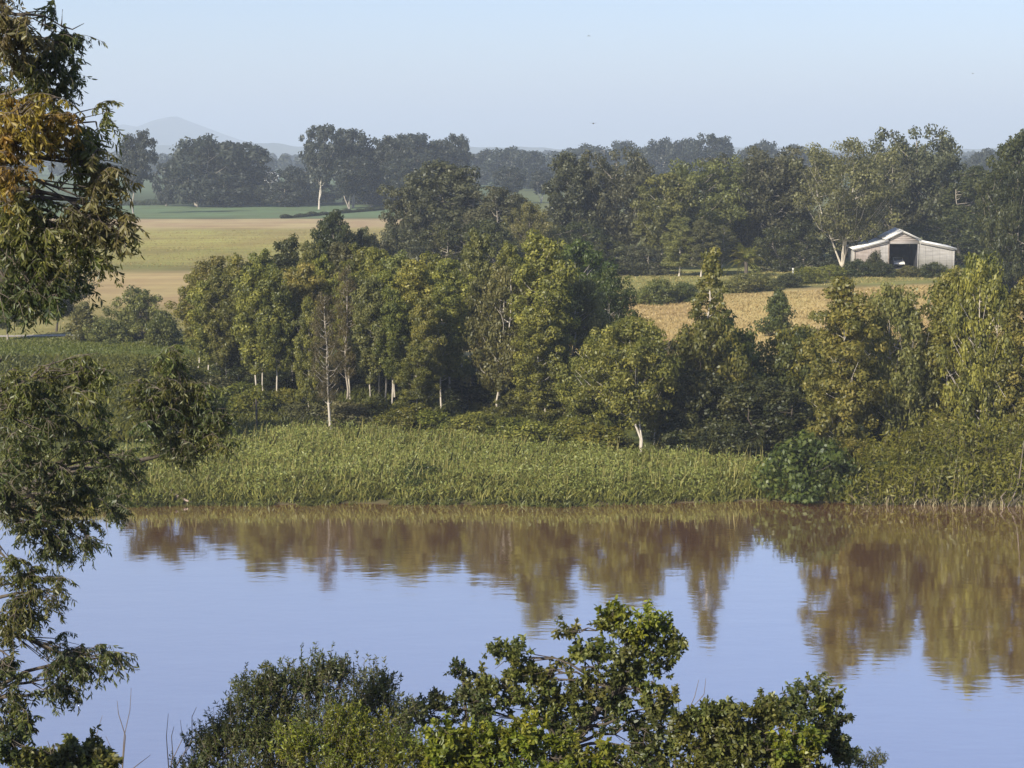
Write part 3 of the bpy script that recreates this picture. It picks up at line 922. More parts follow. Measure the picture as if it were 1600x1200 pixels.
# hazy trees along the far edge of the fields
G8 = 'hazy trees along the far edge of the fields'
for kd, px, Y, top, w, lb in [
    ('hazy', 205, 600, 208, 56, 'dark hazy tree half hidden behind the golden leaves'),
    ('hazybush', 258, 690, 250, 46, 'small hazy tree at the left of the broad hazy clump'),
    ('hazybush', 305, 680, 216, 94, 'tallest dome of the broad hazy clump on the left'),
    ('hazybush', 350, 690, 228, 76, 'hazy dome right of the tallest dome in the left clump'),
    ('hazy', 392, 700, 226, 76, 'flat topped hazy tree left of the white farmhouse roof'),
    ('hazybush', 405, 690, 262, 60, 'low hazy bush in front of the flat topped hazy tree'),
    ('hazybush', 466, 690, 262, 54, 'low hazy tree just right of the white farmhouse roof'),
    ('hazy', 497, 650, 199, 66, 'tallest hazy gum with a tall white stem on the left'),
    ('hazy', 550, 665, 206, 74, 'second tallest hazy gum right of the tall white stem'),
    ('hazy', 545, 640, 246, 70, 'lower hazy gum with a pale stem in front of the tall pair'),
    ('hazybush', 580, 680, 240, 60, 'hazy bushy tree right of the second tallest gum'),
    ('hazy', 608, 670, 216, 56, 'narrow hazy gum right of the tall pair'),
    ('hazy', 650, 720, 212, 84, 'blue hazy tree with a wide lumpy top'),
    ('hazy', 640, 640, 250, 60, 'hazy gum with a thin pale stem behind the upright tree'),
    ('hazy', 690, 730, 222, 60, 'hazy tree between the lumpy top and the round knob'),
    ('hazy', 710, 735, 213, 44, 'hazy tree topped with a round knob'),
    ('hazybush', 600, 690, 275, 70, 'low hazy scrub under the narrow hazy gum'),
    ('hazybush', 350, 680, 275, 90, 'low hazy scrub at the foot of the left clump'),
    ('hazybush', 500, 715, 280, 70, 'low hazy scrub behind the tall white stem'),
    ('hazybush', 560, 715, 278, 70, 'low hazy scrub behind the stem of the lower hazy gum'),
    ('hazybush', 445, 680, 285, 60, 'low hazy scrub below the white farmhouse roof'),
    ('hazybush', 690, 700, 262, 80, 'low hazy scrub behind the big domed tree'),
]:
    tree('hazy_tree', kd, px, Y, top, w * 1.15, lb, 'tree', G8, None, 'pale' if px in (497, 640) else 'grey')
G9 = 'bluish far trees across the plain'
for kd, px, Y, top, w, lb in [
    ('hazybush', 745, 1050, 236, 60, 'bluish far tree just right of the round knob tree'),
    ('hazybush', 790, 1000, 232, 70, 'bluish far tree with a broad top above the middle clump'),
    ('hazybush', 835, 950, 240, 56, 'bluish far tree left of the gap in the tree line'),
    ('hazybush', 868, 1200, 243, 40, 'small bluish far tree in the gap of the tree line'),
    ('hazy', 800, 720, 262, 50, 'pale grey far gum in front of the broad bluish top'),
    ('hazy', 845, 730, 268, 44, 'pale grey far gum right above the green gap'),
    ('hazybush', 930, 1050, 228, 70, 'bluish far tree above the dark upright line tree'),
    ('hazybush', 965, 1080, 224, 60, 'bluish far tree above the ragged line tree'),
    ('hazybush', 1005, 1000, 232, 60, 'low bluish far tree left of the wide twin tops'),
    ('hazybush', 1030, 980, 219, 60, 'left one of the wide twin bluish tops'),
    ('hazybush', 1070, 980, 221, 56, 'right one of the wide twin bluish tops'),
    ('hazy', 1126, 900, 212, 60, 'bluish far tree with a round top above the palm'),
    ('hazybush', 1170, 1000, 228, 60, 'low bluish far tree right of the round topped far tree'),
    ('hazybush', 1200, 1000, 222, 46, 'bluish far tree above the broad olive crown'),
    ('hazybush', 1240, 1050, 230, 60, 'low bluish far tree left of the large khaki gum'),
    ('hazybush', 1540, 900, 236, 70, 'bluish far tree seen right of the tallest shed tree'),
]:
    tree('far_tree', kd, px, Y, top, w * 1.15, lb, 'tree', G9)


def forest_strip(Y, top, bottomw, seed, x0, x1, step, amp):
    rng = np.random.default_rng(seed)
    px = np.arange(x0, x1, step) + rng.normal(0, step * .3, len(np.arange(x0, x1, step)))
    mb = MB()
    k = Y / FPX
    for p in px:
        t = top + amp * (math.sin(p / 37 + seed) + .7 * math.sin(p / 91 + 2 * seed)) + rng.normal(0, amp * .5)
        x, h = (p - 800) * k, 22 + (240 - t) * k
        yy = Y + rng.uniform(-40, 40)
        g = gz(x, yy)
        n = 190
        d = unit(rng, n)
        r = k * step * rng.uniform(.8, 1.3)
        c = np.stack([x + d[:, 0] * r, yy + d[:, 1] * r, g + (h - g) * (.5 + .5 * d[:, 2] * rng.uniform(.4, 1, n) ** .3)], 1)
        s = k * 5.5
        nr = d + unit(rng, n) * .6
        mb.leaves(c, np.cross(nr, unit(rng, n)), nr, s * rng.uniform(.7, 1.4, n), s * .7, np.clip(.5 + rng.normal(0, .2) + rng.normal(0, .15, n), 0, 1))
    tag(mb.build('distant_forest', LM['far']), kind='stuff')


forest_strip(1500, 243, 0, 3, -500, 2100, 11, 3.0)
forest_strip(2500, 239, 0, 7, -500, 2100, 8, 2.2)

# ------------------------------------------------------------------ reeds, canes, weeds, dry grass (countless: stuff)
def blades(name, n, xr, yr, h, w, mat, seed, keep=None, lean=.25, hvar=.4, leafy=0, dens=None):
    rng = np.random.default_rng(seed)
    x = rng.uniform(*xr, n)
    y = rng.uniform(*yr, n)
    if keep is not None:
        k = keep(x, y)
        x, y = x[k], y[k]
    n = len(x)
    z = ground(x, y)
    patch = wob(x, y, 2.6, seed) * .5 + wob(x, y, 7, seed + 1) * .5
    hh = h * (1 + hvar * rng.uniform(-1, 1, n)) * (1 + .25 * patch)
    a = rng.uniform(0, 6.28, n)
    wdir = np.stack([np.cos(a), np.sin(a), 0 * a], 1) * (w * rng.uniform(.6, 1.4, n))[:, None]
    ln = np.stack([rng.normal(.08, lean, n), rng.normal(0, lean, n), np.zeros(n)], 1) * hh[:, None]
    b = np.stack([x, y, z - .05], 1)
    up1 = np.stack([0 * x, 0 * x, hh], 1)
    v = np.stack([b - wdir * .35, b + wdir * .35, b + up1 * .55 + ln * .35 + wdir * .5, b + up1 * .95 + ln * 1.0, b + up1 * .55 + ln * .35 - wdir * .5], 1)
    tone = np.clip(.45 + .25 * patch + rng.normal(0, .2, n), 0, 1)
    mb = MB()
    mb.add(v.reshape(-1, 3), np.arange(n * 5).reshape(n, 5), np.repeat(tone, 5))
    return tag(mb.build(name, mat), kind='stuff')


def reed_zone(x, y):
    px = 800 + x / y * FPX
    back = np.interp(px, (-300, 150, 300, 400, 500, 700, 850, 1000, 1150, 1300, 2000), (130, 131, 137, 142, 144, 141, 135.5, 132.5, 130, 127, 126))
    return (wob(x, y, .9, 7) + .6 * wob(x, y, 2.7, 8) > -.55) & (y < back + wob(x, y, 3, 5) * 1.0) & (ground(x, y) > .02) & (y < 155)


blades('reeds', 190000, (-60, 34), (117.5, 152), .80, .07, LM['reed'], 21, reed_zone, lean=.42)


def reed_leaves():
    rng = np.random.default_rng(41)
    n = 230000
    x, y = rng.uniform(-60, 34, n), rng.uniform(117.5, 152, n)
    k = reed_zone(x, y)
    x, y = x[k], y[k]
    n = len(x)
    patch = wob(x, y, 1.1, 3) * .5 + wob(x, y, 4.3, 6) * .5
    c = np.stack([x, y, ground(x, y) + np.where(y < 122.5, rng.uniform(.05, .85, n), .66) + .45 * patch + rng.normal(0, .24, n)], 1)
    nr = unit(rng, n) * .8 + np.array([-.15, -.3, .6])
    mb = MB()
    mb.leaves(c, np.cross(nr, unit(rng, n)) + np.array([0, 0, .3]), nr, rng.uniform(.14, .32, n), rng.uniform(.05, .11, n), np.clip(.5 + .3 * patch + rng.normal(0, .22, n), 0, 1))
    tag(mb.build('reed_leaves', LM['reed']), kind='stuff')


reed_leaves()
blades('reeds', 26000, (-60, 26), (117.0, 123), .5, .09, LM['mid'], 22, lambda x, y: (ground(x, y) > -.22) & (wob(x, y, .8, 4) > -.1), lean=.7)
blades('copse_ground_cover', 32000, (-48, 22), (146, 186), .75, .16, LM['mid'], 27, None, lean=.5)
blades('meadow_weeds', 60000, (-90, -18), (140, 188), .75, .15, LM['weed'], 23, lambda x, y: (wob(x, y, 5, 3) > -.5), lean=.5)
blades('pasture_grass', 35000, (-90, -22), (184, 207), .22, .12, LM['weed'], 28, None, lean=.5)
blades('reed_stalks', 9000, (-60, 34), (121, 150), 1.55, .035, LM['straw'], 29, reed_zone, lean=.12)
blades('dry_grass', 110000, (6, 75), (168, 298), .28, .07, LM['dry'], 24, lambda x, y: ((y - .42 * x) < 246) & (wob(x, y, 4, 2) > -2), lean=.6)
blades('strip_grass', 26000, (6, 70), (250, 300), .22, .10, LM['straw'], 25, lambda x, y: ((y - .42 * x) > 254), lean=.6)
blades('field_stubble', 40000, (-110, -14), (206, 470), .18, .13, LM['straw'], 26, lambda x, y: ((y < 246) | (y > 312)) & (wob(x, y * 3, 9, 2) > 0), lean=.6)


# cane thicket along the right shore: tall stems with leafy tops, dead stalks at the water
def cane_thicket():
    rng = np.random.default_rng(31)
    n = 2300
    x = rng.uniform(21.3, 44, n)
    y = rng.uniform(117.8, 127.5, n)
    k = ground(x, y) > -.15
    x, y = x[k], y[k]
    n = len(x)
    z = ground(x, y)
    h = np.interp(x, (21.3, 24, 29, 36, 44), (1.6, 2.6, 3.6, 4.2, 4.2)) * np.interp(y, (118, 120, 124), (.5, .8, 1.0)) * rng.uniform(.75, 1.15, n) * (.85 + .45 * wob(x, y, .9, 2))
    tip = np.stack([x + rng.normal(.1, .35, n), y + rng.normal(-.15, .35, n), z + h], 1)
    root = np.stack([x, y, z - .1], 1)
    st, lf = MB(), MB()
    for i in range(n):
        m = root[i] * .45 + tip[i] * .55 + np.array([0, 0, .12 * h[i]])
        st.tube([root[i], m, tip[i]], [.022, .018, .008], 3, tone=rng.uniform(0, 1))
    per = 44
    idx = np.repeat(np.arange(n), per)
    f = rng.uniform(.10, 1.04, n * per)
    c = root[idx] + (tip[idx] - root[idx]) * f[:, None] + rng.normal(0, .26, (n * per, 3))
    nr = unit(rng, n * per) + np.array([-.2, -.3, .4])
    ax = np.cross(nr, unit(rng, n * per)) + np.array([0, 0, -.25])
    tn = np.clip(.5 + (.35 * wob(x, y, .8, 9) + rng.normal(0, .15, n))[idx] + rng.normal(0, .18, n * per), 0, 1)
    lf.leaves(c, ax, nr, .34 * rng.uniform(.6, 1.4, n * per), .11, tn)
    o = tag(lf.build('cane_thicket', LM['cane']), kind='stuff')
    s = st.build('stalks', LM['deadstalk'], o)
    s['kind'] = 'stuff'


cane_thicket()
blades('dead_reeds', 2200, (22, 44), (117.2, 120.6), .8, .06, LM['deadstalk'], 33, lambda x, y: (ground(x, y) > -.35), lean=.45)

# dead branch leaning out at the right shore, driftwood and a post at the left
def stick(name, pts, rad, mat, label, cat, sides=6, twigs=()):
    pts = np.asarray(pts, float)
    o = thing(name, label, cat, pts[0])
    mb = MB()
    mb.tube(pts - pts[0], rad, sides)
    mb.build('stem', mat, o, True)
    for tp, tr_ in twigs:
        t = MB()
        t.tube(np.asarray(tp, float) - pts[0], tr_, 4)
        t.build('twig', mat, o, True)
    return o


a = at(1572, 798, 118.6)
b = at(1592, 752, 119.2)
stick('dead_branch', [a, (a + b) / 2 + np.array([.1, 0, .1]), b, at(1600, 690, 119.6)], [.07, .055, .045, .02], BARK['twig'],
      'pale dead branch leaning up out of the water at the right shore', 'branch',
      twigs=[([a + np.array([.1, .2, 0]), (a + b) / 2 + np.array([-.7, .1, -.1]), b + np.array([-.1, 0, .2])], [.06, .05, .02]),
             ([(a + b) / 2, at(1588, 795, 118.8)], [.05, .03])])
a, b = at(247, 768, 120.6), at(300, 786, 119.2)
stick('driftwood', [a, a * .5 + b * .5 + np.array([0, 0, .14]), b], [.07, .12, .05], rough_mat('driftwood_grey', (.20, .15, .125), (.33, .255, .22), 4, .9),
      'pinkish driftwood log lying at the left waterline', 'driftwood',
      twigs=[([a * .6 + b * .4, at(268, 762, 120.5)], [.05, .015]), ([a * .4 + b * .6, at(262, 783, 119.4)], [.05, .02])])
a = at(401, 686, 143)
a[2] = gz(a[0], 143) - .2
stick('post', [a, a + np.array([.02, 0, 1.3]), a + np.array([0, 0, 3.0])], [.10, .09, .07], BARK['dark'], 'thin dark post standing in the weeds behind the reeds', 'post',
      twigs=[([a + np.array([0, 0, 2.5]), a + np.array([.25, 0, 2.8])], [.035, .015])])
a = at(1239, 420, 292)
a[2] = gz(a[0], 292) - .2
mb = MB()
mb.box((-.1, -.1, 0), (.1, .1, 1.1))
mb.box((-.14, -.14, 1.1), (.14, .14, 1.18))
o = mb.build('white_post', rough_mat('white_paint', (.65, .63, .58), (.8, .78, .74), 3, .7))
o.location = a
tag(o, 'short white post at the back of the green strip left of the large gum', 'post')

# pale track at the left
tr_x = np.linspace(-95, -46, 60)
mb = MB()
yc = 209 + .6 * np.sin(tr_x / 9)
v = []
for x_, y_ in zip(tr_x, yc):
    for dy in (-.9, .9):
        v.append((x_, y_ + dy, gz(x_, y_ + dy) + .05))
mb.add(v, [(2 * i, 2 * i + 2, 2 * i + 3, 2 * i + 1) for i in range(59)])
tag(mb.build('dirt_track', rough_mat('track_dust', (.28, .25, .21), (.40, .36, .31), .6, .95)), kind='structure')

# ------------------------------------------------------------------ palm
def palm():
    px, Y = 1166, 287
    p = at(px, 390, Y)
    z = gz(p[0], Y) - .05
    o = thing('palm_tree', 'short palm with arching fronds at the back of the green strip', 'palm', (p[0], Y, z))
    h = 2.6
    mb = MB()
    mb.tube([(0, 0, 0), (.05, 0, h * .5), (0, 0, h)], [.34, .28, .30], 8)
    mb.build('trunk', BARK['dark'], o, True)
    rng = np.random.default_rng(5)
    for i in range(26):
        a = i * 2.399
        el = rng.uniform(-.1, 1.2)
        Ln = rng.uniform(3.4, 4.4)
        s = np.linspace(0, 1, 14)
        r = Ln * s * math.cos(el) * (1 - .12 * s)
        zz = h + Ln * (s * math.sin(el) - .5 * s ** 2.2 * (math.cos(el) + .15))
        pts = np.stack([np.cos(a) * r, np.sin(a) * r, zz], 1)
        f = MB()
        f.tube(pts[::3], .03, 3)
        d = np.gradient(pts, axis=0)
        sd = np.array([-math.sin(a), math.cos(a), 0])
        for sg in (-1, 1):
            ax = d / np.linalg.norm(d, axis=1)[:, None] * .5 + sd * sg + np.array([0, 0, -.35])
            ax /= np.linalg.norm(ax, axis=1)[:, None]
            L_ = .85 * np.sin(np.clip(s * 1.05 + .15, 0, 1) * math.pi * .9) + .15
            for q in range(14):
                f.leaves([pts[q] + ax[q] * L_[q] * .5], [ax[q]], [np.cross(ax[q], d[q]) + np.array([0, 0, .2])], [L_[q]], [.16], rng.uniform(.2, .9))
        f.build('frond', LM['shrub'], o)


palm()

# ------------------------------------------------------------------ shed
IRON = rough_mat('weathered_iron', (.70, .70, .69), (.86, .85, .83), .9, .6, (1, 1, .3), bump=.1)
BOARD = rough_mat('weathered_boards', (.235, .225, .22), (.365, .35, .345), .8, .9, (.5, 2, 4))
BOARD2 = rough_mat('rusty_boards', (.215, .18, .165), (.34, .295, .275), .7, .9, (.5, 2, 4))
GABLE = rough_mat('gable_boards', (.20, .175, .165), (.32, .285, .27), 1.2, .9, (.6, 2, 5))
TIMBER = rough_mat('shed_timber', (.16, .13, .11), (.26, .22, .19), 2, .9)
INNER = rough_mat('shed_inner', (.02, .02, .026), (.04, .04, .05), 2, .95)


def shed():
    Y = 302
    s = 1 / ppm(Y)
    cxp = at(1411, 418, Y)
    g = gz(cxp[0], Y) - .1
    o = thing('farm_shed', 'weathered farm shed with dark open bay and white iron roof', 'shed', (cxp[0], Y, g), R(-5))
    X = lambda p: (p - 1411) * s
    Z = lambda py: (at(1411, py, Y)[2] - g)
    xl, xm0, xm1, xr = X(1336), X(1389), X(1433), X(1489)
    zb = -.3
    el, tl, pk, er, tr2 = Z(389), Z(376), Z(361), Z(388), Z(377.5)
    D = 11.0

    def corrug(mb, p0, p1, z0a, z0b, z1a, z1b, n, th):
        """a ribbed sheet from p0 to p1 (along the wall), bottom z0, top z1"""
        for i in range(n):
            a, b = i / n, (i + 1) / n
            off = th if i % 2 else 0
            q = [(p0[0] + (p1[0] - p0[0]) * t, p0[1] + (p1[1] - p0[1]) * t - off) for t in (a, b)]
            za, zb_ = z0a + (z0b - z0a) * a, z0a + (z0b - z0a) * b
            ta, tb = z1a + (z1b - z1a) * a, z1a + (z1b - z1a) * b
            mb.slab([(q[0][0], q[0][1], za), (q[1][0], q[1][1], zb_), (q[1][0], q[1][1], tb), (q[0][0], q[0][1], ta)], -.04)

    rng = random.Random(3)
    # front walls: sheets side by side, each its own piece
    for (xa, xb, ta, tb, n, mt) in ((xl, xm0 - .12, el, tl, 4, BOARD2), (xm1 + .12, xr, tr2, er, 5, BOARD)):
        for i in range(n):
            a, b = i / n, (i + 1) / n
            mb = MB()
            d = rng.uniform(0, .04)
            corrug(mb, (xa + (xb - xa) * a + .012, -d), (xa + (xb - xa) * b - .012, -d), zb, zb, ta + (tb - ta) * a - .12, ta + (tb - ta) * b - .12, 6, .012)
            mb.build('wall_panel', mt if rng.random() < .8 else BOARD, o)
    # side and back walls
    for xa, h, nm in ((xl, el, 'side_wall'), (xr, er, 'side_wall')):
        mb = MB()
        mb.box((xa - .03, .06, zb), (xa + .03, D, h - .14))
        mb.build(nm, BOARD, o)
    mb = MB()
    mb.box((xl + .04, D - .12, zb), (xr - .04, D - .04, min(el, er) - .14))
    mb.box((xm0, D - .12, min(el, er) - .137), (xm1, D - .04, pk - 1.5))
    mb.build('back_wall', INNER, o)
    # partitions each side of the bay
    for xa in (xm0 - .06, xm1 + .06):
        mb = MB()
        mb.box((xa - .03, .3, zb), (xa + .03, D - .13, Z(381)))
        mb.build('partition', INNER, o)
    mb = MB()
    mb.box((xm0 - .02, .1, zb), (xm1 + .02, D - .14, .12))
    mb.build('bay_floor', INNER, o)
    # gable above the bay, in boards
    zt = Z(380)
    xmid = X(1409)
    n = 5
    for i in range(n):
        z0, z1 = zt + (pk - .15 - zt) * i / n, zt + (pk - .15 - zt) * (i + 1) / n - .015
        w = lambda z_: min(1.0, max(0.02, (pk - .05 - z_) / max(pk - Z(375.5), .01)))
        xa0, xb0 = xmid + (xm0 - .1 - xmid) * w(z0), xmid + (xm1 + .1 - xmid) * w(z0)
        xa1, xb1 = xmid + (xm0 - .1 - xmid) * w(z1), xmid + (xm1 + .1 - xmid) * w(z1)
        mb = MB()
        mb.slab([(xa0, -.05, z0), (xb0, -.05, z0), (xb1, -.02, z1), (xa1, -.02, z1)], -.05)
        mb.build('gable_board', GABLE, o)
    mb = MB()
    mb.box((xm0 - .2, -.12, zt - .12), (xm1 + .2, -.06, zt + .1))
    mb.build('lintel', BOARD, o)
    for xa in (xm0 - .06, xm1 + .06, xl + .02, xr - .02):
        mb = MB()
        h = zt - .125 if abs(xa - xmid) < 4 else er - .16
        mb.box((xa - .09, -.14, zb), (xa + .09, -.065, h))
        mb.build('post', BOARD if xa > 0 else TIMBER, o)

    # roofs: sheets running down the slope, each its own piece
    def roof(x0, z0, x1, z1, n, name):
        for i in range(n):
            y0 = -.45 + (D + .8) * i / n
            y1 = -.45 + (D + .8) * (i + 1) / n - .02
            dz = rng.uniform(0, .03)
            mb = MB()
            for j in range(4):
                ya, yb = y0 + (y1 - y0) * j / 4, y0 + (y1 - y0) * (j + 1) / 4
                u = .03 * (j % 2) + dz
                q = [(x0, ya, z0 + u), (x1, ya, z1 + u), (x1, yb, z1 + u), (x0, yb, z0 + u)]
                mb.slab(q, .05)
            mb.build(name, IRON, o)
    roof(xl - .45, el - .1, xm0 - .15, tl + .02, 6, 'roof_sheet')
    roof(xm0 - .75, Z(374.5), xmid, pk, 6, 'roof_sheet')
    roof(xmid, pk, xm1 + .45, Z(374.0), 6, 'roof_sheet')
    roof(xm1 + .15, tr2 + .05, xr + .4, er - .06, 6, 'roof_sheet')
    mb = MB()
    mb.tube([(xmid, -.47, pk + .08), (xmid, D + .36, pk + .08)], .09, 6)
    mb.build('ridge_cap', IRON, o)
    for (xa, za, xb, zb2) in ((xl - .45, el - .18, xm0 - .15, tl - .06), (xm1 + .15, tr2 - .03, xr + .4, er - .14), (xm0 - .75, Z(374.5) - .08, xmid, pk - .08), (xmid, pk - .08, xm1 + .45, Z(374) - .08)):
        mb = MB()
        mb.slab([(xa, -.47, za - .12), (xb, -.47, zb2 - .12), (xb, -.47, zb2 + .06), (xa, -.47, za + .06)], .03)
        mb.build('barge_board', BOARD, o)
    # pale low vehicle parked in the bay
    v = thing('parked_ute', 'pale low ute parked nose out inside the dark shed bay', 'ute')
    Mx = Matrix.Translation((cxp[0], Y, g)) @ Matrix.Rotation(R(-5), 4, 'Z')
    v.location = Mx @ Vector((X(1408), 2.6, .13))
    v.rotation_euler = (0, 0, R(-5))
    paint = rough_mat('pale_paint', (.62, .62, .60), (.72, .72, .70), 1, .35, bump=0)
    glass = rough_mat('dark_glass', (.02, .02, .025), (.03, .03, .035), 1, .1, bump=0)
    rub = rough_mat('tyre_rubber', (.02, .02, .02), (.035, .035, .035), 5, .9)
    def hull(prof, w, name, mat, par):
        p = np.array(prof, float)
        n_ = len(p)
        mb = MB()
        vv = np.concatenate([np.stack([np.full(n_, -w), p[:, 0], p[:, 1]], 1), np.stack([np.full(n_, w), p[:, 0], p[:, 1]], 1)])
        mb.add(vv, [(i, (i + 1) % n_, n_ + (i + 1) % n_, n_ + i) for i in range(n_)])
        mb.add(vv[:n_], [tuple(range(n_))[::-1]])
        mb.add(vv[n_:], [tuple(range(n_))])
        return mb.build(name, mat, par)
    hull([(0, .38), (.02, .78), (.25, .86), (1.3, .95), (1.35, .98), (4.7, .98), (4.75, .4)], .86, 'body', paint, v)
    cb = hull([(1.3, .95), (1.95, 1.5), (3.1, 1.52), (3.2, .97)], .74, 'cab', paint, v)
    mb = MB()
    mb.slab([(-.66, 1.40, 1.06), (.66, 1.40, 1.06), (.62, 1.88, 1.46), (-.62, 1.88, 1.46)], .02)
    mb.build('windscreen', glass, cb)
    mb = MB()
    mb.box((-.8, -.12, .36), (.8, -.003, .56))
    mb.build('bumper', rub, v)
    for sx in (-.62, .62):
        mb = MB()
        mb.tube([(sx, -.05, .7), (sx, .03, .7)], [.11, .11], 10)
        mb.add([(sx + .11 * math.cos(q), -.05, .7 + .11 * math.sin(q)) for q in np.arange(10) * .628], [tuple(range(10))])
        mb.build('headlight', IRON, v)
        for yy in (.85, 3.8):
            mb = MB()
            xx = sx * 1.25
            mb.tube([(xx - .11, yy, .32), (xx + .11, yy, .32)], [.33, .33], 14)
            for e in (-.11, .11):
                mb.add([(xx + e, yy + .33 * math.cos(q), .32 + .33 * math.sin(q)) for q in np.arange(14) * .4488], [tuple(range(14))])
            mb.build('wheel', rub, v)


shed()


# white farmhouse glimpsed among the hazy trees
def farmhouse():
    Y = 1150
    p = at(432, 300, Y)
    k = 1 / ppm(Y)
    g = gz(p[0], Y) - .1
    o = thing('farmhouse', 'white roofed farmhouse glimpsed between the hazy trees', 'house', (p[0], Y - 28, 0))
    o.location.z = gz(p[0], Y - 28) - .1
    zt = at(432, 269, Y - 28)[2] - o.location.z
    wall = rough_mat('house_wall', (.5, .5, .48), (.62, .61, .58), 1, .8)
    mb = MB()
    mb.box((-4.5, 0, 0), (4.5, 7, zt - 2.2))
    mb.build('wall', wall, o)
    mb = MB()
    e, r_ = zt - 2.195, zt
    mb.add([(-5, -.5, e), (5, -.5, e), (5, 7.5, e), (-5, 7.5, e), (-2.5, 3.5, r_), (2.5, 3.5, r_)], [(0, 1, 5, 4), (2, 3, 4, 5)])
    mb.add([(-5, -.5, e), (5, -.5, e), (5, 7.5, e), (-5, 7.5, e), (-2.5, 3.5, r_), (2.5, 3.5, r_)], [(1, 2, 5), (3, 0, 4)])
    mb.add([(-5, -.5, e), (5, -.5, e), (5, 7.5, e), (-5, 7.5, e)], [(3, 2, 1, 0)])
    mb.build('roof', IRON, o)
    for xx in (-2.6, 2.2):
        mb = MB()
        mb.box((xx - .7, -.06, 1.2), (xx + .7, -.003, 2.4))
        mb.build('window', INNER, o)
    mb = MB()
    mb.box((-.5, -.06, .1), (.5, -.003, 2.1))
    mb.build('door', TIMBER, o)


farmhouse()

# ------------------------------------------------------------------ birds
def bird(px, py, Y, span, flap, label):
    p = at(px, py, Y)
    o = thing('bird', label, 'bird', p, R(20))
    mt = rough_mat('dark_feathers', (.05, .05, .055), (.09, .09, .1), 8, .8)
    mb = MB()
    L_ = span * .42
    mb.tube([(0, -L_ * .5, 0), (0, -L_ * .3, .01), (0, 0, .015), (0, L_ * .3, .0), (0, L_ * .5, 0)], np.array([.02, .085, .12, .07, .01]) * span * .8, 8)
    mb.build('body', mt, o, True)
    for sg in (-1, 1):
        mb = MB()
        s = span * .5
        top = [(sg * .05, .10 * span, .02), (sg * s * .5, .14 * span, flap * s * .5), (sg * s, -.03 * span, flap * s * .55), (sg * s * .5, -.07 * span, flap * s * .45), (sg * .05, -.10 * span, .0)]
        v = np.array(top)
        mb.add(np.concatenate([v, v + np.array([0, 0, .012])]), [(0, 1, 2, 3, 4), (9, 8, 7, 6, 5)])
        mb.add(np.concatenate([v, v + np.array([0, 0, .012])]), [(i, 5 + i, 5 + (i + 1) % 5, (i + 1) % 5) for i in range(5)])
        mb.build('wing', mt, o)


bird(927, 193, 240, .95, .25, 'dark bird gliding low above the tree line')
bird(920, 56, 200, .5, -.25, 'tiny bird high in the middle of the sky')
bird(1520, 115, 260, .5, .3, 'tiny bird high in the sky at the right')


# ------------------------------------------------------------------ near trees: boughs and sprays of single leaves
def spray_mesh(kind, k, leafm):
    """one leafy twig, about a metre across, its base at the origin"""
    rng = np.random.default_rng(500 + k * 7 + hash_(kind))
    mb = MB()
    C, A, Nn, Ls, Ws = [], [], [], [], []
    if kind == 'gum':           # drooping narrow leaves on hanging twigs
        for q in range(7):
            d = unit(rng, 1)[0] * np.array([1, 1, .6])
            L_ = rng.uniform(.28, .50)
            s = np.linspace(0, 1, 6)[:, None]
            pts = d * L_ * s + np.array([0, 0, -.30]) * s ** 2 * L_ * 2
            mb.tube(pts, np.linspace(.006, .0025, 6), 3, mat=1)
            m = 24
            f = rng.uniform(.2, 1.0, m)
            base = np.stack([np.interp(f, s[:, 0], pts[:, i]) for i in range(3)], 1)
            ax = np.array([0, 0, -1.0]) + unit(rng, m) * .85
            ax /= np.linalg.norm(ax, axis=1)[:, None]
            L2 = rng.uniform(.09, .15, m)
            C.append(base + ax * L2[:, None] * .5)
            A.append(ax)
            Nn.append(unit(rng, m) * np.array([1, 1, .3]))
            Ls.append(L2)
            Ws.append(L2 * rng.uniform(.20, .27, m))
    elif kind == 'brush':       # upright shoots ringed with short leaves
        for q in range(10):
            d = np.array([rng.normal(0, .35), rng.normal(0, .35), 1.0])
            d /= np.linalg.norm(d)
            L_ = rng.uniform(.30, .62)
            b = rng.normal(0, .16, 3) * np.array([1, 1, .5])
            s = np.linspace(0, 1, 4)[:, None]
            mb.tube(b + d * L_ * s, np.linspace(.006, .003, 4), 3, mat=1)
            m = 24
            f = rng.uniform(.05, 1.02, m)
            ax = unit(rng, m) * .9 + d * .75
            ax /= np.linalg.norm(ax, axis=1)[:, None]
            L2 = rng.uniform(.07, .11, m)
            C.append(b + d * L_ * f[:, None] + ax * L2[:, None] * .5)
            A.append(ax)
            Nn.append(unit(rng, m) + d * .5)
            Ls.append(L2)
            Ws.append(L2 * .30)
    else:                       # broad leaves in loose rosettes
        for q in range(9):
            d = unit(rng, 1)[0] * np.array([1, 1, .7]) + np.array([0, 0, .35])
            L_ = rng.uniform(.20, .48)
            s = np.linspace(0, 1, 5)[:, None]
            pts = d * L_ * s
            mb.tube(pts, np.linspace(.006, .003, 5), 3, mat=1)
            m = 18
            f = rng.uniform(.35, 1.0, m) ** .7
            ax = unit(rng, m) + d * .4 + np.array([0, 0, -.2])
            ax /= np.linalg.norm(ax, axis=1)[:, None]
            L2 = rng.uniform(.10, .16, m)
            C.append(d * L_ * f[:, None] + ax * L2[:, None] * .5)
            A.append(ax)
            Nn.append(unit(rng, m) * .7 + np.array([0, 0, .8]))
            Ls.append(L2)
            Ws.append(L2 * rng.uniform(.42, .55, m))
    C, A, Nn, Ls, Ws = (np.concatenate(q) for q in (C, A, Nn, Ls, Ws))
    tone = np.clip(.5 + rng.normal(0, .26, len(C)), 0, 1)
    mb.leaves(C, A, Nn, Ls, Ws, tone, 0, True)
    return mb.mesh('leaf_spray', [leafm, BARK['twig']])


SPR = {}


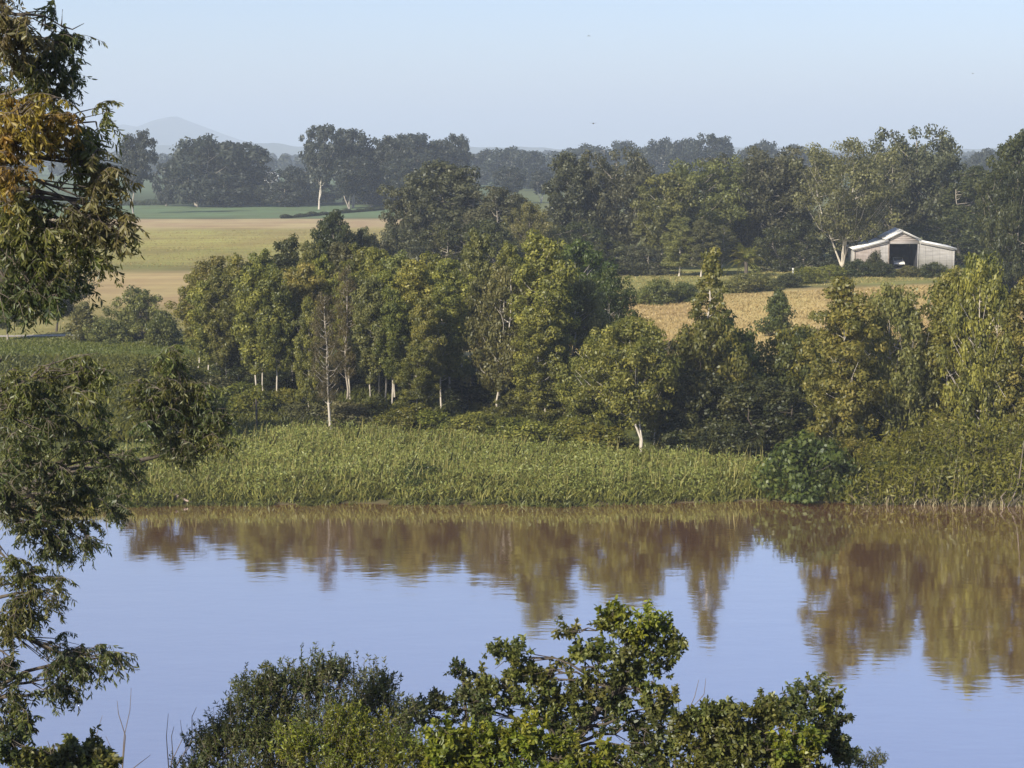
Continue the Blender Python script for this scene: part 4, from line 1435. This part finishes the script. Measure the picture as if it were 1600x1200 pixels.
def spray(kind, k, leaf):
    if (kind, k, leaf) not in SPR:
        SPR[(kind, k, leaf)] = spray_mesh(kind, k, LM[leaf])
    return SPR[(kind, k, leaf)]


def near_tree(name, label, cat, root, trunk_pts, trunk_r, kind, blobs, bark, seed, extra=(), scale=1.0, hub=None):
    """root: ground point; blobs: (px, py, radius px, Y, leaf, number of sprays) foliage masses where they hang in space"""
    rng = np.random.default_rng(seed)
    o = thing(name, label, cat, root)
    org = np.array(root, float)
    tp = np.array(trunk_pts, float)
    mb = MB()
    mb.tube(tp - org, trunk_r, 9)
    mb.build('trunk', BARK[bark], o, True)
    wood = None
    for bi, (px, py, rp, Y, leaf, n) in enumerate(blobs):
        c = at(px, py, Y)
        r = rp / ppm(Y)
        # a bough from the trunk to this mass
        j = np.argmin(np.abs(tp[:, 2] - (c[2] - .35 * np.linalg.norm(c[:2] - tp[-1, :2]))))
        p0 = tp[j]
        s = np.linspace(0, 1, 8)[:, None]
        sag = np.array([0, 0, .10 * np.linalg.norm(c - p0)]) * np.sin(s * math.pi)
        pts = p0 + (c - p0) * s + sag + rng.normal(0, .05, (8, 3)) * np.sin(s * math.pi)
        b = MB()
        b.tube(pts - org, np.linspace(min(.07, trunk_r[j] * .5), .010, 8), 5)
        for q in range(6):
            e = c + unit(rng, 1)[0] * r * .85
            f0 = pts[rng.integers(4, 8)]
            b.tube(np.array([f0, (f0 + e) / 2 + rng.normal(0, .06, 3), e]) - org, [.014, .009, .004], 4)
        b.build('bough', BARK[bark], o, True)
        for q in range(n):
            d = unit(rng, 1)[0] * rng.uniform(.15, 1) ** .55
            p = c + d * r * np.array([1, .9, 1])
            ob = link('leaf_spray', spray(kind, int(rng.integers(0, 5)), leaf), o)
            ob.location = Vector(p - org)
            sc_ = scale * rng.uniform(.75, 1.2)
            ob.scale = (sc_, sc_, sc_)
            if kind == 'gum':
                ob.rotation_euler = (rng.normal(0, .3), rng.normal(0, .3), rng.uniform(0, 6.28))
            else:
                ob.rotation_euler = (rng.normal(0, .25) - d[1] * .5, rng.normal(0, .25) + d[0] * .6, rng.uniform(0, 6.28))
    return o


def foot(px, Y, dz=.1):
    x = (px - 800) / ppm(Y)
    return np.array((x, Y, gz(x, Y) - dz))


f = foot(-170, 28)
top = at(-90, -160, 28)
trunk = [f, f + np.array([.1, 0, 3.5]), at(-150, 700, 28), at(-120, 300, 28.2), at(-80, 20, 28), top]
near_tree('tall_gum', 'tall gum with golden and rusty hanging leaves at the upper left edge', 'tree', f, trunk, [.32, .27, .23, .17, .10, .05], 'gum', [
    (18, 40, 50, 27.5, 'rust', 15), (95, 40, 42, 28.3, 'deep', 9), (100, 105, 38, 28.4, 'deep', 7), (55, 110, 40, 28, 'olive', 10),
    (30, 175, 50, 27.4, 'gold', 18), (85, 180, 34, 27.6, 'gold', 8), (20, 245, 48, 27.4, 'gold', 14), (150, 190, 34, 28.3, 'olive', 5), (140, 240, 36, 28.2, 'olive', 5),
    (165, 265, 34, 28, 'rust', 7), (130, 310, 44, 27.8, 'rust', 8), (45, 320, 48, 28, 'olive', 12), (175, 335, 28, 28, 'rust', 4), (85, 370, 48, 27.8, 'olive', 10),
    (150, 375, 36, 28, 'olive', 6), (30, 400, 50, 28.2, 'deep', 14), (95, 420, 40, 28, 'deep', 7), (20, 455, 30, 28, 'deep', 6), (60, 455, 28, 28, 'deep', 5),
    (190, 360, 14, 28, 'olive', 2), (-60, 120, 70, 28.5, 'olive', 12), (-90, 330, 70, 28.5, 'olive', 12), (-120, -80, 90, 28.3, 'gold', 14), (-10, -60, 80, 28, 'rust', 12)],
    'dark', 101, scale=.92)

f = foot(-110, 34)
trunk = [f, f + np.array([.05, 0, 2.5]), at(-90, 1000, 34), at(-70, 800, 34), at(-40, 640, 34.2), at(0, 560, 34.3)]
near_tree('leafy_gum', 'dark leafy gum leaning over the river at the lower left edge', 'tree', f, trunk, [.28, .24, .20, .15, .09, .04], 'gum', [
    (30, 600, 55, 33.5, 'olive', 14), (95, 590, 50, 34, 'olive', 12), (150, 580, 34, 34.4, 'olive', 6), (50, 670, 60, 33.5, 'deep', 17), (120, 660, 50, 34, 'deep', 12),
    (30, 740, 58, 33.2, 'deep', 16), (110, 735, 52, 33.6, 'deep', 14), (170, 715, 40, 34, 'deep', 9), (60, 800, 50, 33.4, 'deep', 12), (125, 800, 38, 33.8, 'olive', 9),
    (95, 850, 40, 33.6, 'deep', 9), (125, 840, 24, 33.6, 'deep', 4), (15, 880, 26, 33.4, 'olive', 4), (35, 905, 32, 33.4, 'olive', 6), (70, 925, 34, 33.4, 'olive', 7),
    (20, 960, 40, 33.2, 'olive', 9), (20, 1030, 40, 33.4, 'deep', 9), (15, 1090, 40, 33.2, 'olive', 8), (45, 1120, 26, 33.4, 'deep', 5),
    (95, 1020, 34, 33.8, 'deep', 8), (135, 1035, 34, 33.8, 'deep', 9), (178, 1025, 20, 33.8, 'deep', 3), (75, 1060, 24, 33.6, 'deep', 4), (110, 1075, 20, 33.8, 'deep', 3),
    (-60, 700, 80, 34, 'deep', 10), (-60, 900, 70, 34, 'olive', 9)],
    'dark', 102, scale=.85)
# the bough that reaches right over the reeds
f = foot(-120, 44)
trunk = [f, at(-90, 950, 44), at(-20, 800, 44), at(80, 742, 44), at(200, 724, 44.2), at(300, 700, 44.5)]
near_tree('leaning_gum', 'leaning gum with dark leaves and a black bough before the left reeds', 'tree', f, trunk, [.20, .17, .14, .09, .06, .03], 'gum', [
    (225, 625, 34, 44, 'olive', 10), (265, 590, 34, 44.3, 'olive', 10), (300, 610, 34, 44.4, 'olive', 10), (255, 650, 38, 44, 'deep', 11), (315, 650, 34, 44.4, 'deep', 10),
    (285, 700, 32, 44, 'deep', 9), (335, 675, 26, 44.2, 'olive', 6), (240, 690, 28, 44, 'deep', 5), (200, 735, 34, 43.8, 'deep', 6), (160, 780, 34, 43.8, 'deep', 7), (350, 650, 16, 44.2, 'olive', 3), (270, 558, 18, 44.2, 'olive', 4)],
    'dark', 103, scale=1.05)

# bottom of the frame
f = foot(70, 31)
near_tree('corner_bush', 'pale leafed small bush in the bottom left corner', 'bush', f, [f, f + np.array([.05, 0, .9]), at(90, 1195, 31)], [.05, .04, .02], 'broad', [
    (80, 1180, 26, 31, 'olive', 8), (120, 1190, 24, 31, 'olive', 7), (155, 1195, 20, 31, 'olive', 5), (40, 1205, 34, 31, 'olive', 8), (110, 1250, 60, 31, 'olive', 12), (20, 1165, 18, 31, 'deep', 3)], 'dark', 104, scale=.8)
f = foot(490, 36)
tw = lambda px, py, Y: at(px, py, Y)
near_tree('bottlebrush_bush', 'dark bush with upright spiky shoots at the bottom of the photo', 'bush', f, [f, f + np.array([0, 0, 1.0]), at(490, 1150, 36)], [.10, .08, .03], 'brush', [
    (320, 1190, 34, 36, 'deep', 11), (380, 1150, 42, 36, 'deep', 17), (400, 1100, 30, 36, 'deep', 11), (440, 1090, 40, 36.3, 'deep', 18), (500, 1075, 38, 36.3, 'deep', 18),
    (535, 1060, 26, 36.3, 'deep', 9), (570, 1095, 36, 36.2, 'deep', 15), (600, 1080, 16, 36.2, 'deep', 4), (440, 1150, 48, 36, 'deep', 20), (520, 1135, 46, 36, 'deep', 20), (600, 1140, 40, 36, 'deep', 14),
    (350, 1220, 50, 36, 'deep', 12), (400, 1185, 40, 35.8, 'deep', 16), (455, 1200, 44, 35.8, 'deep', 16), (345, 1168, 28, 36, 'deep', 9), (620, 1180, 36, 35.6, 'deep', 12), (500, 1220, 70, 36, 'deep', 14), (640, 1125, 22, 36, 'deep', 6), (295, 1215, 20, 36, 'deep', 4)], 'dark', 105, scale=.80)
f = foot(560, 33)
near_tree('lime_bush', 'yellow green bush in front of the spiky dark bush', 'bush', f, [f, f + np.array([0, 0, .7]), at(560, 1180, 33)], [.08, .06, .03], 'brush', [
    (470, 1175, 34, 33, 'lime', 14), (530, 1150, 32, 33, 'lime', 12), (525, 1185, 40, 33, 'lime', 17), (590, 1175, 40, 33, 'lime', 17), (540, 1240, 70, 33, 'lime', 14), (640, 1190, 36, 33, 'lime', 13)], 'dark', 106, scale=.72)
f = foot(860, 36)
near_tree('open_tree', 'open crowned broad leaved tree at the bottom centre', 'tree', f, [f, f + np.array([.1, 0, 1.5]), at(880, 1170, 36), at(960, 1080, 36), at(985, 1000, 36)], [.13, .11, .09, .06, .03], 'broad', [
    (965, 975, 26, 36, 'lime', 8), (1010, 985, 34, 36, 'lime', 11), (960, 1020, 40, 36, 'olive', 12), (1020, 1025, 34, 36, 'olive', 9), (1055, 1005, 16, 36, 'olive', 3), (915, 1035, 26, 36, 'olive', 5),
    (895, 990, 12, 36, 'olive', 2), (975, 1075, 40, 36, 'deep', 12), (920, 1080, 34, 36, 'olive', 8), (1020, 1085, 30, 36, 'olive', 6), (860, 1060, 26, 36, 'olive', 5), (825, 1050, 20, 36, 'olive', 3),
    (790, 1030, 26, 36, 'olive', 6), (780, 1070, 34, 36, 'olive', 8), (830, 1095, 40, 36, 'olive', 11), (760, 1110, 36, 36, 'deep', 9), (880, 1120, 44, 36, 'olive', 12), (950, 1130, 44, 36, 'deep', 12),
    (1010, 1140, 36, 36, 'deep', 9), (1030, 1190, 36, 36, 'deep', 9), (960, 1190, 46, 36, 'olive', 13), (860, 1185, 46, 36, 'deep', 12), (1030, 1110, 18, 36, 'olive', 3), (950, 1260, 80, 36, 'deep', 14)], 'dark', 107, scale=.74)
f = foot(730, 37)
near_tree('dark_sapling', 'dark sapling with flat leaf tufts left of the open tree', 'tree', f, [f, f + np.array([0, 0, 1.2]), at(728, 1110, 37), at(722, 1050, 37)], [.06, .05, .03, .012], 'broad', [
    (722, 1050, 16, 37, 'deep', 4), (730, 1080, 24, 37, 'deep', 7), (690, 1092, 15, 37, 'deep', 4), (705, 1115, 16, 37, 'deep', 4), (735, 1120, 26, 37, 'deep', 7), (660, 1115, 18, 36.8, 'deep', 5), (640, 1150, 26, 36.8, 'deep', 6)], 'dark', 108, scale=.55)
f = foot(800, 33)
near_tree('lime_bush', 'bright lime bush below the open tree at the bottom edge', 'bush', f, [f, f + np.array([0, 0, .7]), at(800, 1190, 33)], [.08, .06, .03], 'broad', [
    (690, 1170, 38, 33, 'lime', 12), (750, 1165, 38, 33, 'lime', 12), (810, 1160, 36, 33, 'lime', 12), (870, 1190, 36, 33, 'lime', 10), (760, 1210, 60, 33, 'lime', 16), (920, 1200, 34, 33, 'lime', 9), (690, 1220, 50, 33, 'lime', 12)], 'dark', 109, scale=.82)
f = foot(1200, 35)
near_tree('dense_bush', 'dense rounded bush at the bottom right of the centre', 'bush', f, [f, f + np.array([0, 0, 1.0]), at(1200, 1150, 35)], [.10, .08, .03], 'broad', [
    (1110, 1118, 28, 35, 'olive', 9), (1080, 1140, 26, 35, 'olive', 7), (1150, 1135, 36, 35, 'olive', 13), (1130, 1165, 44, 35, 'olive', 17), (1200, 1140, 40, 35, 'olive', 16), (1240, 1165, 40, 35, 'lime', 15),
    (1080, 1190, 36, 35, 'olive', 11), (1180, 1195, 46, 35, 'olive', 16), (1250, 1200, 40, 35, 'olive', 12), (1140, 1250, 70, 35, 'olive', 14)], 'dark', 110, scale=.82)
f = foot(1275, 37)
near_tree('dark_creeper_bush', 'dark green bush standing behind the dense rounded bush', 'bush', f, [f, f + np.array([0, 0, 1.0]), at(1275, 1140, 37)], [.08, .06, .03], 'broad', [
    (1270, 1095, 26, 37, 'deep', 10), (1235, 1110, 26, 37, 'deep', 9), (1295, 1100, 18, 37, 'lime', 5), (1290, 1140, 30, 37, 'deep', 12), (1300, 1180, 32, 37, 'deep', 12), (1205, 1108, 18, 37, 'deep', 5), (1310, 1220, 40, 37, 'deep', 10)], 'dark', 111, scale=.68)
f = foot(1370, 36)
near_tree('small_sprig', 'small grey green sprig at the bottom edge right of the bushes', 'sprig', f, [f, f + np.array([0, 0, 1.0]), at(1370, 1195, 36)], [.02, .015, .008], 'brush', [
    (1345, 1192, 12, 36, 'deep', 3), (1375, 1188, 13, 36, 'deep', 3), (1360, 1205, 16, 36, 'deep', 4)], 'dark', 112, scale=.45)


def bare_twigs(label, px0, Y, lines):
    f_ = foot(px0, Y)
    o = thing('bare_twigs', label, 'twigs', f_)
    j = at(px0, 1215, Y)
    mb = MB()
    mb.tube(np.array([f_, (f_ + j) / 2 + np.array([.05, 0, 0]), j]) - f_, [.03, .024, .018], 5)
    mb.build('stem', BARK['twig'], o, True)
    for ln in lines:
        pts = [j] + [at(px, py, Y) for px, py in ln]
        b = MB()
        b.tube(np.array(pts) - f_, np.linspace(.013, .004, len(pts)), 4)
        b.build('twig', BARK['twig'], o, True)


bare_twigs('bare grey twigs rising from the water edge at the lower left', 190, 38, [
    [(192, 1180), (194, 1150), (203, 1110), (205, 1075)], [(196, 1150), (185, 1115), (183, 1095)], [(150, 1150), (160, 1118)], [(188, 1200), (165, 1150)], [(215, 1195), (235, 1180)]])
bare_twigs('bare curved twigs left of the spiky dark bush', 265, 38, [
    [(262, 1180), (260, 1150), (263, 1115)], [(268, 1190), (285, 1155), (282, 1125)], [(300, 1155), (335, 1120), (333, 1105), (345, 1103)], [(270, 1180), (268, 1150), (272, 1135)], [(300, 1160), (300, 1120), (307, 1105)]])
bare_twigs('bare grey twigs between the open tree and the dense bush', 1052, 36, [
    [(1054, 1170), (1062, 1130), (1060, 1095)], [(1062, 1140), (1085, 1090), (1092, 1062)], [(1055, 1160), (1050, 1120)], [(1060, 1130), (1100, 1085), (1103, 1060)]])
